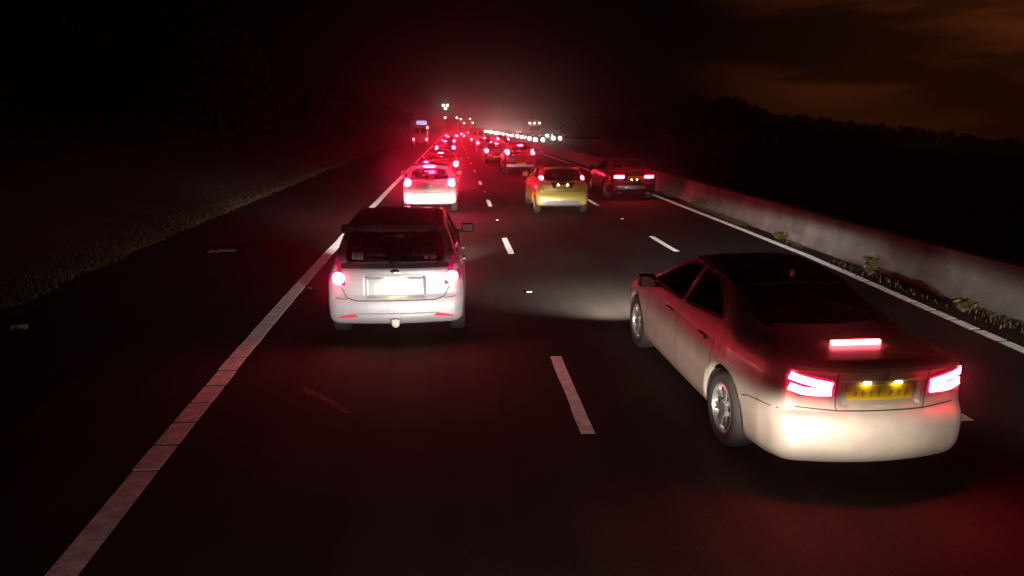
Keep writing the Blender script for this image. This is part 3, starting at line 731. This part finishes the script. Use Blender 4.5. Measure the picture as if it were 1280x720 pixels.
panel(A, sA, 'high_brake_light', rrect(0, 1.415, .16, .012, .008), 'lens', off=.004, thick=.01)
obj('towball', tube_me('towball', [(0, .22, .25), (0, .05, .25), (0, -.05, .28), (0, -.06, .34)], [.03, .028, .022, .02], 10), M['chrome'], A)
bm = bmesh.new(); bmesh.ops.create_uvsphere(bm, u_segments=14, v_segments=9, radius=.052)
for q in bm.verts: q.co = Vector((q.co.x, -.06 + q.co.y * .8, 0.30 + q.co.z * 1.05 + (.02 if abs(q.co.x) > .04 and q.co.z > 0 else 0)))
obj('towball_cover', from_bm('towball_cover', bm), M['sticker'], A)
seam(A, sA, 'bumper_seam', [(-.80, .60), (-.66, .585), (-.60, .58)], .008); seam(A, sA, 'bumper_seam', [(.80, .60), (.66, .585), (.60, .58)], .008)
# inside and on the glass
seats(A, HATCH, (1.15, 2.05)); obj('luggage', box_me('luggage', (.18, .48, .8), (.50, .75, 1.20), .04, 2), M['cargo'], A)
obj('luggage', box_me('luggage', (-.55, .5, .8), (-.15, .9, 1.08), .05, 2), M['cargo'], A)
obj('parcel_shelf', box_me('parcel_shelf', (-.55, .34, .93), (.55, .95, .95), .01, 1), M['seat'], A)
for k in range(4): panel(A, sA, 'sticker', rrect(-.515 + .036 * k, 1.095, .014, .042, .004), 'sticker', off=.003, thick=.002)
panel(A, sA, 'sticker', rounded([(.36, 1.045), (.375, 1.06), (.40, 1.045), (.395, 1.07), (.405, 1.095), (.38, 1.08), (.355, 1.095), (.365, 1.07)], .004), 'sticker', off=.003, thick=.002)
panel(A, sA, 'sticker', circ(.47, 1.07, .02, 14, 2.0), 'cargo', off=.003, thick=.002)
panel(A, sA, 'sticker', rounded([(-.22, 1.10), (-.12, 1.085), (-.11, 1.105), (-.2, 1.13)], .01), 'cargo', off=.003, thick=.002)
panel(A, sA, 'sticker', rrect(.055, 1.315, .055, .018, .004), 'yellowpatch', off=.003, thick=.002)  # small yellow rectangle on the rear glass

for sg in (-1, 1):
    seam(A, sA, 'window_chrome', [(.66, 1.035), (1.1, 1.0), (2.0, .975), (2.98, .965)], .018, 'side', sg, 'chrome')
    headlamp('hatchback_headlamp', (sg * .6, 4.3, .66), (sg * .5 - .2, 18, .58), 4500, (1, .90, .82), spread=70, parent=A, near=.2)
# ---------------- champagne saloon overtaking in the middle lane
SALOON = dict(L=4.62, H=1.44, wr=.33, ww=.225, axles=(1.02, 3.80), wheel='spoke',
    prof=[(.22, .22, .04), (.07, .25, .06), (.0, .36, .08), (.0, .55, .06), (.045, .645, .03), (.075, .665, .03), (.085, .86, .06), (.055, .985, .02), (.045, 1.02, .02), (.10, 1.045, .04), (.50, 1.05, .2), (.78, 1.055, .12), (1.62, 1.375, .3), (2.2, 1.435, .5), (2.7, 1.40, .4), (3.5, 1.02, .15), (4.0, .93, .3), (4.45, .78, .2), (4.6, .58, .1), (4.58, .26, .06), (4.3, .18, .06), (.6, .18, .1)],
    plan=[(-.1, .60), (0, .67), (.12, .735), (.4, .795), (1.0, .838), (2.2, .842), (3.6, .835), (4.2, .78), (4.5, .68), (4.7, .54)],
    inset=INSET + [(1.0, .075), (1.2, .19), (1.45, .36)], bulge=.17, k=.11,
    side=[[(1.30, 1.06), (2.18, 1.0), (2.18, 1.33), (1.78, 1.30), (1.5, 1.2)], [(2.26, 1.0), (3.28, .99), (2.85, 1.2), (2.6, 1.31), (2.26, 1.335)]],
    rearwin=[(-.54, 1.10), (.54, 1.10), (.48, 1.345), (-.48, 1.345)], rear_to=2.0,
    screen=[(-.66, 1.06), (.66, 1.06), (.52, 1.36), (-.52, 1.36)], screen_from=2.3, cabin=(.85, 3.4, .6),
    mirror=(3.02, .97), mirror_mat='black', recess=[(-.01, .30, .70, .885, .03)])
Bz, sB = build_car('saloon_car', SALOON, 'champagne', (3.04, 4.45, 0), R(1.0), .018, 2); Bz.scale = (.98, .98, .98)
tag(Bz, 'champagne saloon with split bright tail lights and yellow plate, in the middle lane', 'car')
def saloon_rear(root, sh, lampmat, hib=True):
    for sg in (-1, 1):
        fl = (lambda p: p) if sg > 0 else mir
        c = panel(root, sh, 'tail_light', fl(rounded([(.36, .77), (.62, .775), (.69, .83), (.69, .94), (.63, .96), (.36, .905)], .03)), 'lens_lit', off=.010, thick=.05, step=.03)
        obj('lamp', patch_me(sh, fl(strip([(.385, .862), (.50, .882), (.58, .902), (.67, .93)], .056)), 'rear', .018, .01, .02), M[lampmat], c)
        obj('lamp', patch_me(sh, fl(strip([(.385, .816), (.50, .812), (.58, .818), (.67, .845)], .056)), 'rear', .018, .01, .02), M[lampmat], c)
        seam(root, sh, 'boot_seam', [(sg * .35, .99), (sg * .345, .70), (sg * .33, .672)], .008)
    seam(root, sh, 'boot_seam', [(-.62, .69), (-.33, .672), (.33, .672), (.62, .69)], .010)
    panel(root, sh, 'boot_lip', rounded([(-.66, .975), (.66, .975), (.64, 1.012), (-.64, 1.012)], .012), 'champagne' if lampmat == 'tail' else 'black', off=.014, thick=.03, step=.05)
    if hib: obj('high_brake_light', box_me('hb', (-.20, .46, 1.05), (.20, .50, 1.088), .004, 1), M['hibrake'], root)
saloon_rear(Bz, sB, 'tail')
plate(Bz, sB, 0, .80, .255, .056)
for sg in (-1, 1): obj('plate_lamp', box_me('pl', (sg * .12 - .025, .078, .877), (sg * .12 + .025, .10, .884), .003, 1), M['platelamp'], Bz)  # small glowing bars added to brighten the plate
for sg in (-1, 1):
    for y0, q in ((2.22, 0), (3.22, .1), (1.28, 0)): seam(Bz, sB, 'door_seam', [(y0, .97), (y0 + q * .3, .6), (y0 + q, .26)], .008, 'side', sg)
    for y0 in (1.55, 2.48): panel(Bz, sB, 'door_handle', rrect(y0, .84, .1, .016, .014), 'champagne', 'side', .03, .045, .05, sg)
    seam(Bz, sB, 'crease_line', [(.75, .80), (2.0, .77), (3.4, .74)], .006, 'side', sg, 'champagne')
    panel(Bz, sB, 'headlight', (lambda p: p if sg > 0 else mir(p))(rounded([(.36, .60), (.68, .62), (.70, .72), (.40, .70)], .03)), 'clearlens', 'front', .006, .02, .04)
    seam(Bz, sB, 'bumper_seam', [(.16, .665), (.40, .655), (.56, .63), (.64, .60)], .007, 'side', sg)
panel(Bz, sB, 'badge', circ(0, .935, .030, 18), 'alloy', off=.008, thick=.012, step=.02)
panel(Bz, sB, 'roof_panel', rounded([(-.54, 1.50), (.54, 1.50), (.55, 2.2), (.50, 2.72), (-.50, 2.72), (-.55, 2.2)], .08), 'trim', 'top', .005, .012, .06)  # black panel laid over the painted roof
obj('roof_antenna', box_me('fin', (-.025, 1.55, 1.36), (.025, 1.72, 1.43), .02, 2), M['champagne'], Bz)
seats(Bz, SALOON, (1.5, 2.45), .25, .46)
headlamp('saloon_headlamp', (-.58, 4.66, .66), (-1.2, 14, .42), 1700, (1, .95, .86), spread=125, parent=Bz, near=.35)
headlamp('saloon_headlamp', (.58, 4.66, .66), (.2, 14, .42), 1700, (1, .95, .86), spread=125, parent=Bz, near=.35)

# ---------------- small hatchbacks
def SMALL(L=3.95, hw=.85): return dict(L=L, H=1.5, wr=.30, ww=.19, axles=(.62, 3.08), wheel='disc',
    prof=[(.18, .25, .03), (.04, .28, .05), (0, .36, .05), (.01, .55, .08), (.06, .66, .05), (.075, .92, .06), (.11, .97, .03), (.42, 1.38, .03), (.30, 1.42, .02), (.34, 1.45, .03), (.9, 1.49, .4), (1.5, 1.49, .4), (2.1, 1.42, .3), (2.9, 1.02, .15), (3.4, .93, .3), (3.8, .76, .15), (L, .52, .1), (L - .05, .25, .05), (3.6, .19, .05), (.5, .2, .1)],
    plan=[(-.1, hw - .13), (0, hw - .09), (.15, hw - .05), (.5, hw - .02), (1.2, hw), (2.9, hw), (3.5, hw - .05), (3.8, hw - .14), (4.0, hw - .26)],
    inset=INSET + [(1.0, .075), (1.45, .27), (1.55, .33)], bulge=.12, k=.10,
    side=[[(.72, 1.08), (1.72, 1.02), (1.72, 1.38), (.98, 1.35)], [(1.80, 1.02), (2.72, 1.0), (2.3, 1.26), (1.80, 1.39)]],
    rearwin=[(-.58, 1.05), (0, 1.0), (.58, 1.05), (.50, 1.30, .12), (.2, 1.355, .1), (-.2, 1.355, .1), (-.50, 1.30, .12)], rear_to=1.1,
    screen=[(-.64, 1.06), (.64, 1.06), (.54, 1.38), (-.54, 1.38)], screen_from=1.8, cabin=(.22, 2.8, .62), mirror=(2.5, 1.02), recess=[])
W1, sW = build_car('small_hatchback', SMALL(3.95, .87), 'white', (-.78, 22.1, 0), 0, .026, 1)
tag(W1, 'small white hatchback with glaring round brake lights, ahead of the silver hatchback', 'car')
for sg in (-1, 1):
    fl = (lambda p: p) if sg > 0 else mir
    c = panel(W1, sW, 'tail_light', fl(rounded([(.62, .80), (.80, .84), (.79, 1.02), (.70, 1.10), (.64, .98)], .03)), 'lens_lit', off=.012, thick=.05)
    obj('lamp', patch_me(sW, fl(circ(.70, .93, .11)), 'rear', .018, .01, .04), M['brightbrake'], c)
obj('high_brake_light', box_me('hb', (-.16, .27, 1.405), (.16, .30, 1.45), .006, 1), M['brightbrake'], W1)
plate(W1, sW, 0, .50, ink=False, m='plate_washed'); seam(W1, sW, 'tailgate_seam', [(-.62, .8), (-.55, .63), (.55, .63), (.62, .8)], .012)
panel(W1, sW, 'badge', circ(0, .86, .04), 'chrome', thick=.012, step=.03); seats(W1, None, (1.0, 1.9))
panel(W1, sW, 'sticker', rrect(.08, 1.23, .1, .035, .005), 'sticker', off=.003, thick=.002)
obj('rear_wiper', tube_me('wiper', [(.12, .1, .99), (.0, .13, 1.03), (-.2, .14, 1.04)], [.02, .01, .006], 8), M['trim'], W1)

headlamp('hatchback_headlamp', (0, 4.0, .66), (-.2, 18, .40), 900, (1, .90, .82), spread=70, parent=W1, near=.2)
Y1, sY = build_car('small_hatchback', SMALL(3.95, .84), 'yellow', (3.28, 21.3, 0), 0, .026, 1)
tag(Y1, 'mustard yellow hatchback with high round tail lights, in the middle lane', 'car')
for sg in (-1, 1):
    fl = (lambda p: p) if sg > 0 else mir
    c = panel(Y1, sY, 'tail_light', fl(rounded([(.57, 1.0), (.70, .98), (.705, 1.12), (.65, 1.24), (.57, 1.22)], .03)), 'lens', off=.012, thick=.05)
    obj('lamp', patch_me(sY, fl(circ(.635, 1.10, .06)), 'rear', .018, .01, .03), M['brake'], c)
    obj('plate_lamp', patch_me(sY, circ(sg * .14, .905, .022), 'rear', .02, .01, .03), M['platelamp'], Y1)
pr_ = panel(Y1, sY, 'plate_recess', rounded([(-.36, .97), (.36, .97), (.29, .80), (-.29, .80)], .02), 'trim', off=.003)
plate(Y1, sY, 0, .86, .22, .045, ink=False)
panel(Y1, sY, 'bumper_insert', rounded([(-.62, .30), (-.46, .44), (.46, .44), (.62, .30), (.5, .275), (-.5, .275)], .04), 'greyplastic', off=.008, step=.05)
seam(Y1, sY, 'tailgate_seam', [(-.62, .85), (-.56, .70), (.56, .70), (.62, .85)], .014); seats(Y1, None, (1.0, 1.9))
obj('exhaust_pipe', tube_me('exhaust', [(.45, .02, .26), (.45, .4, .27)], .03, 10), M['chrome'], Y1)
obj('rear_spoiler', box_me('spoiler', (-.50, .28, 1.40), (.50, .42, 1.425), .01, 1), M['yellow'], Y1)

headlamp('hatchback_headlamp', (0, 4.0, .66), (-.2, 18, .40), 900, (1, .90, .82), spread=70, parent=Y1, near=.2)
# ---------------- black saloon in the right lane (same shape as the champagne one)
SB = dict(SALOON); SB['plan'] = [(y_, w_ + .08) for y_, w_ in SALOON['plan']]; SB['recess'] = [(-.01, .30, .72, .9, .02)]
J, sJ = build_car('saloon_car', SB, 'black', (6.52, 25.3, 0), 0, .028, 1)
tag(J, 'black saloon with two flat tail light bars, in the right lane by the barrier', 'car')
for sg in (-1, 1):
    fl = (lambda p: p) if sg > 0 else mir
    c = panel(J, sJ, 'tail_light', fl(rounded([(.36, .78), (.76, .78), (.80, .92), (.40, .90)], .03)), 'lens', off=.010, thick=.05)
    obj('lamp', patch_me(sJ, fl(rrect(.555, .845, .17, .045, .02)), 'rear', .018, .01, .03), M['tail'], c)
    obj('plate_lamp', patch_me(sJ, circ(sg * .1, .745, .018), 'rear', .01, .01, .02), M['platelamp'], J)
    obj('exhaust_pipe', tube_me('exhaust', [(sg * .5, .03, .27), (sg * .5, .5, .28)], .04, 10), M['chrome'], J)
plate(J, sJ, 0, .81, .25, .055); seam(J, sJ, 'bumper_chrome', [(-.7, .30), (-.4, .285), (.4, .285), (.7, .30)], .03, m='chrome'); seats(J, None, (1.5, 2.45), .25, .52)
seam(J, sJ, 'boot_seam', [(-.62, .69), (-.33, .672), (.33, .672), (.62, .69)], .010)
panel(J, sJ, 'bumper_panel', rounded([(-.42, .42), (.42, .42), (.38, .56), (-.38, .56)], .03), 'grey', off=.006)
headlamp('saloon_headlamp', (-.55, 4.7, .66), (-1.0, 16, .25), 260, (1, .95, .9), spread=80, parent=J, near=.35)

# ---------------- tall off-roader in the middle lane
SUV = dict(L=4.4, H=1.74, wr=.36, ww=.23, axles=(.80, 3.42), wheel='disc',
    prof=[(.16, .32, .04), (.02, .36, .05), (0, .45, .05), (.0, .64, .05), (.05, .70, .03), (.07, 1.05, .05), (.10, 1.10, .03), (.28, 1.60, .04), (.20, 1.64, .02), (.26, 1.68, .04), (1.0, 1.73, .4), (1.8, 1.72, .4), (2.3, 1.64, .3), (3.0, 1.16, .15), (3.9, 1.05, .3), (4.3, .86, .15), (4.4, .6, .1), (4.35, .34, .05), (4.0, .28, .05), (.6, .3, .1)],
    plan=[(-.1, .80), (0, .83), (.15, .87), (.5, .89), (3.4, .89), (4.0, .82), (4.3, .7), (4.5, .55)],
    inset=[(.2, .05), (.35, .015), (.6, 0), (.9, .006), (1.0, .03), (1.1, .06), (1.7, .24), (1.8, .3)], bulge=.08, k=.09,
    side=[[(.55, 1.15), (1.1, 1.14), (1.1, 1.56), (.65, 1.55)], [(1.2, 1.14), (2.0, 1.12), (2.0, 1.6), (1.2, 1.58)], [(2.1, 1.12), (2.88, 1.12), (2.45, 1.5), (2.1, 1.6)]],
    rearwin=[(-.60, 1.14), (.60, 1.14), (.54, 1.54), (-.54, 1.54)], rear_to=1.0, screen=[(-.66, 1.2), (.66, 1.2), (.56, 1.6), (-.56, 1.6)], screen_from=2.0,
    cabin=(.2, 2.95, .7), mirror=(2.75, 1.14), recess=[])
K, sK = build_car('off_road_car', SUV, 'darkred', (3.62, 39.0, 0), 0, .034, 1)
tag(K, 'dark red tall off-roader with high round brake lights, ahead of the yellow hatchback', 'car')
for sg in (-1, 1):
    fl = (lambda p: p) if sg > 0 else mir
    c = panel(K, sK, 'tail_light', fl(rounded([(.64, .98), (.79, .98), (.74, 1.48), (.66, 1.48)], .03)), 'lens', off=.012, thick=.05)
    obj('lamp', patch_me(sK, fl(circ(.70, 1.24, .14, 18, .75)), 'rear', .02, .01, .04), M['farbrake'], c)
obj('high_brake_light', box_me('hb', (-.13, .17, 1.585), (.13, .20, 1.625), .006, 1), M['farbrake'], K)
plate(K, sK, .05, .62, .26, .055, ink=False); panel(K, sK, 'bumper_trim', rounded([(-.78, .46), (.78, .46), (.76, .56), (-.76, .56)], .02), 'silver', off=.01, step=.06)
seats(K, None, (1.1, 2.0), .26, .8)

# ---------------- farther cars: one plain shape, copied and repainted
def far_car(loc, paint, label, zl=.92, src=None, lamp='farbrake', hib=False, name='small_hatchback', r=.125, group=None):
    if src is None:
        t, sh = build_car(name, SMALL(3.95, .87), 'black', loc, 0, .045, 0)
        for sg in (-1, 1): 
            obj('tail_light', patch_me(sh, circ(sg * .70, zl, r), 'rear', .03, .03, .05), M[lamp], t)
        obj('high_brake_light', box_me('hb', (-.11, .27, 1.40), (.11, .30, 1.44), .006, 1), M[lamp], t)
        plate(t, sh, 0, .52, ink=False)
    else:
        t = copy_tree(src); t.location = loc
    repaint(t, paint); tag(t, label, 'car', group); return t
D = far_car((-.62, 33.2, 0), 'darkred', 'dark red hatchback half hidden ahead of the white hatchback')
far_car((-.72, 58.5, 0), 'black', 'black hatchback with two big brake lights, ahead of the dark red hatchback', src=D)
far_car((-.66, 84, 0), 'grey', 'grey hatchback in the left lane just behind the grey lorry', src=D)
far_car((3.0, 50.5, 0), 'navy', 'navy hatchback just ahead of the dark red off-roader', src=D)
far_car((3.15, 74, 0), 'grey', 'grey hatchback two cars ahead of the off-roader', src=D)
far_car((2.5, 128, 0), 'silver', 'silver hatchback ahead of the white van', src=D)
far_car((6.6, 96, 0), 'black', 'black hatchback far ahead in the right lane', src=D)

# ---------------- vans and lorries
def van(loc, label, paint, hgt=2.35, wid=1.0, lampz=.75, extra=None, src=None):
    root = empty('panel_van', loc); tag(root, label, 'van')
    b = box_me('body', (-wid, 0, .38), (wid, 5.0, hgt), .10, 3)
    for q in b.vertices:
        if q.co.z > hgt * .6: q.co.x *= .93; q.co.y = q.co.y * (.86 if q.co.y > 2 else 1) + (.05 if q.co.y < 1 else 0)
    obj('body', b, M[paint], root)
    obj('bumper', box_me('bumper', (-wid + .03, -.08, .36), (wid - .03, .06, .58), .03, 2), M['greyplastic'], root)
    for sg in (-1, 1):
        obj('tail_light', box_me('tl', (sg * (wid - .12) - .09, -.02, lampz - .11), (sg * (wid - .12) + .09, .03, lampz + .11), .02, 2), M['farbrake'], root)
        obj('rear_door', box_me('rd', (min(sg * .02, sg * (wid - .2)), -.012, .62), (max(sg * .02, sg * (wid - .2)), .02, hgt - .2), .02, 1), M[paint], root)
        obj('rear_window', box_me('rw', (min(sg * .1, sg * (wid - .3)), -.02, hgt * .58), (max(sg * .1, sg * (wid - .3)), -.01, hgt * .84), .004, 1), M['trim'], root)
    ty, ri, hb = wheel_meshes(.34, .22, 'disc')
    for ya in (.9, 4.0):
        for sg in (-1, 1):
            w_ = obj('wheel', ty, None, root); w_.location = (sg * (wid - .13), ya, .34); w_.rotation_euler = (0, 0, 0 if sg > 0 else math.pi); obj('rim', ri, None, w_)
    p = obj('number_plate', box_me('np', (-.26, -.1, .42), (.26, -.085, .53), .002, 1), M['plate_y'], root)
    return root
van((3.35, 101, 0), 'white panel van in the middle lane with red tail lights', 'white', 2.3, 1.02, .80)
T = van((-4.55, 98, 0), 'pale box van stopped on the hard shoulder under a blue roof sign', 'silver', 2.75, 1.0, .85)
obj('roof_sign', box_me('roof_sign', (-.45, .15, 2.78), (.92, .45, 3.30), .04, 2), M['bluelamp'], T)
obj('marker_lamp', box_me('marker', (.96, .05, 2.3), (1.1, .15, 2.46), .02, 1), M['marker'], T)
def lorry(loc, label, w=1.25, hgt=4.0, marks=()):
    root = empty('lorry', loc); tag(root, label, 'lorry')
    obj('trailer_box', box_me('trailer', (-w, 0, 1.15), (w, 11.5, hgt), .03, 1), M['tarp'], root)
    obj('chassis', box_me('chassis', (-w + .2, .3, .75), (w - .2, 11.2, 1.15), .03, 1), M['trim'], root)
    obj('cab', box_me('cab', (-w + .02, 12.2, .6), (w - .02, 14.2, 3.5), .15, 3), M['grey'], root)
    obj('underrun_bar', box_me('bar', (-w + .05, -.02, .5), (w - .05, .1, .66), .02, 1), M['silver'], root)
    for sg in (-1, 1):
        obj('rear_door', box_me('rd', (min(sg * .02, sg * (w - .06)), -.025, 1.2), (max(sg * .02, sg * (w - .06)), .01, hgt - .08), .01, 1), M['tarp'], root)
        obj('tail_light', box_me('tl', (sg * (w - .25) - .2, -.04, .72), (sg * (w - .25) + .2, .02, .9), .02, 1), M['farbrake'], root)
        obj('mudflap', box_me('mf', (sg * (w - .35) - .3, 1.0, .2), (sg * (w - .35) + .3, 1.02, .75), .004, 1), M['trim'], root)
    for (x, z) in marks: obj('marker_lamp', box_me('mk', (x - .11, -.06, z - .11), (x + .11, -.02, z + .11), .03, 2), M['marker'], root)
    ty, ri, hb = wheel_meshes(.5, .3, 'disc')
    for ya in (1.8, 3.1, 4.4, 13.2):
        for sg in (-1, 1):
            w_ = obj('wheel', ty, None, root); w_.location = (sg * (w - .18), ya, .5); w_.rotation_euler = (0, 0, 0 if sg > 0 else math.pi); obj('rim', ri, None, w_)
lorry((-.45, 136, 0), 'tall grey box lorry in the left lane', marks=[(-1.1, 4.1), (1.1, 4.1)])
lorry((2.7, 164, 0), 'pinkish box lorry in the middle lane, ahead of the white van', marks=[(-1.1, 4.1), (1.05, 4.1), (-.3, 3.2), (1.6, 3.3)])

# ---------------- oncoming queue beyond the barrier
ON = None
def oncoming(x, y, paint, label, group):
    global ON
    if ON is None:
        ON, sh = build_car('oncoming_car', SMALL(3.95, .87), 'black', (0, 0, 0), math.pi, .05, 0)
        for sg in (-1, 1):
            fl = (lambda p: p) if sg > 0 else mir
            obj('headlight', patch_me(sh, circ(sg * .55, .70, .25, 16, 1.2), 'front', .02, .03, .05), M['head'], ON)  # disc made larger than a real lamp to imitate glare
        t = ON
    else: t = copy_tree(ON)
    t.location = (x, y, 0); t.rotation_euler = (0, 0, math.pi); repaint(t, paint)
    if random.random() < .3:                                             # some lamps brightened to make the bloom uneven
        for ch in t.children:
            if ch.name.startswith('headlight'): ch.material_slots[0].link = 'OBJECT'; ch.material_slots[0].material = M['headbright']
    tag(t, label, 'car', group)
pn = ['black', 'grey', 'silver', 'navy', 'white', 'darkred']
k = 0
for x, y0, n, gap in ((12.2, 106, 22, 8.5), (15.9, 118, 15, 11), (19.4, 150, 8, 22)):
    for i in range(n):
        if x == 15.9 and 124 < y0 + i * gap < 158: continue
        oncoming(x + random.uniform(-.55, .55), y0 + i * gap + random.uniform(-2.1, 2.1), pn[k % 6], {12.2: 'oncoming car with dazzling headlights in the lane next to the barrier', 15.9: 'oncoming car with dazzling headlights in the lane of the oncoming lorry', 19.4: 'oncoming car with dazzling headlights in the lane by the dark wood'}[x], {12.2: 'oncoming cars next to the barrier', 15.9: 'oncoming cars in the middle lane', 19.4: 'oncoming cars in the far lane'}[x]); k += 1
root = empty('lorry', (15.9, 141, 0)); tag(root, 'oncoming lorry with roof lamps above the line of headlights', 'lorry')
obj('cab', box_me('cab', (-1.25, 0, .6), (1.25, 2.2, 3.0), .15, 3), M['white'], root); obj('trailer_box', box_me('tb', (-1.27, 2.5, 1.1), (1.27, 13, 3.9), .05, 1), M['tarp'], root)
obj('windscreen', box_me('ws', (-1.1, -.02, 1.7), (1.1, .05, 2.6), .05, 2), M['trim'], root); obj('bumper', box_me('bp', (-1.24, -.1, .45), (1.24, .1, 1.0), .05, 2), M['greyplastic'], root)
for sg in (-1, 1): obj('headlight', box_me('hl', (sg * .95 - .14, -.13, .72), (sg * .95 + .14, -.09, .92), .03, 2), M['head'], root)
for q in (-1.0, -.1, .95): obj('roof_lamp', box_me('rl', (q - .16, -.04, 3.05), (q + .16, .08, 3.27), .04, 2), M['marker'], root)
ty, ri, hb = wheel_meshes(.5, .3, 'disc')
for ya in (1.1, 9.0, 10.3):
    for sg in (-1, 1):
        w_ = obj('wheel', ty, None, root); w_.location = (sg * 1.07, ya, .5); obj('rim', ri, None, w_)

# ---------------- signal mast over the left lane far ahead
G = empty('signal_mast', (-9.4, 300, 0)); tag(G, 'tall cantilever signal mast with a cluster of three bright lamps', 'mast')
obj('post', tube_me('post', [(0, 0, -.1), (0, 0, 6), (0, 0, 9.4)], [.28, .24, .2], 14), M['steel'], G)
obj('arm', tube_me('arm', [(0, 0, 9.1), (3, 0, 9.4), (7.0, 0, 9.5)], [.18, .15, .12], 12), M['steel'], G)
obj('sign_panel', box_me('sign_panel', (4.6, -.1, 8.2), (7.4, .1, 9.2), .05, 1), M['trim'], G)
for (x, z) in ((5.3, 10.75), (7.0, 10.75), (6.15, 9.5)):
    bm = bmesh.new(); bmesh.ops.create_cone(bm, cap_ends=True, segments=18, radius1=.42, radius2=.34, depth=.3); bmesh.ops.rotate(bm, verts=bm.verts, matrix=Matrix.Rotation(R(90), 3, 'X')); bmesh.ops.translate(bm, verts=bm.verts, vec=(x, -.3, z))
    obj('signal_lamp', from_bm('signal_lamp', bm), M['mast'], G)
    obj('lamp_bracket', tube_me('bracket', [(x, -.1, z), (x, .05, z - .4), (6.15, 0, 9.4)], .05, 6), M['steel'], G)

# ---------------- scattering box added to imitate camera glare around the lamps
hz = box_me('glare_volume', (-160, -12, -30), (520, 560, 14.5))
mh = bpy.data.materials.new('lamp_glare_volume'); mh.use_nodes = True; t = mh.node_tree; t.nodes.clear()
o_ = N(t, 'ShaderNodeOutputMaterial'); pv = N(t, 'ShaderNodeVolumePrincipled'); pv.inputs['Color'].default_value = (.9, .9, .9, 1); pv.inputs['Density'].default_value = .0024; pv.inputs['Anisotropy'].default_value = .972
t.links.new(pv.outputs[0], o_.inputs['Volume'])
ho = obj('glare_volume', hz, mh, smooth=False); tag(ho, 'thin scattering volume added to imitate camera glare around the vehicle lamps', 'glare_volume', kind='stuff')
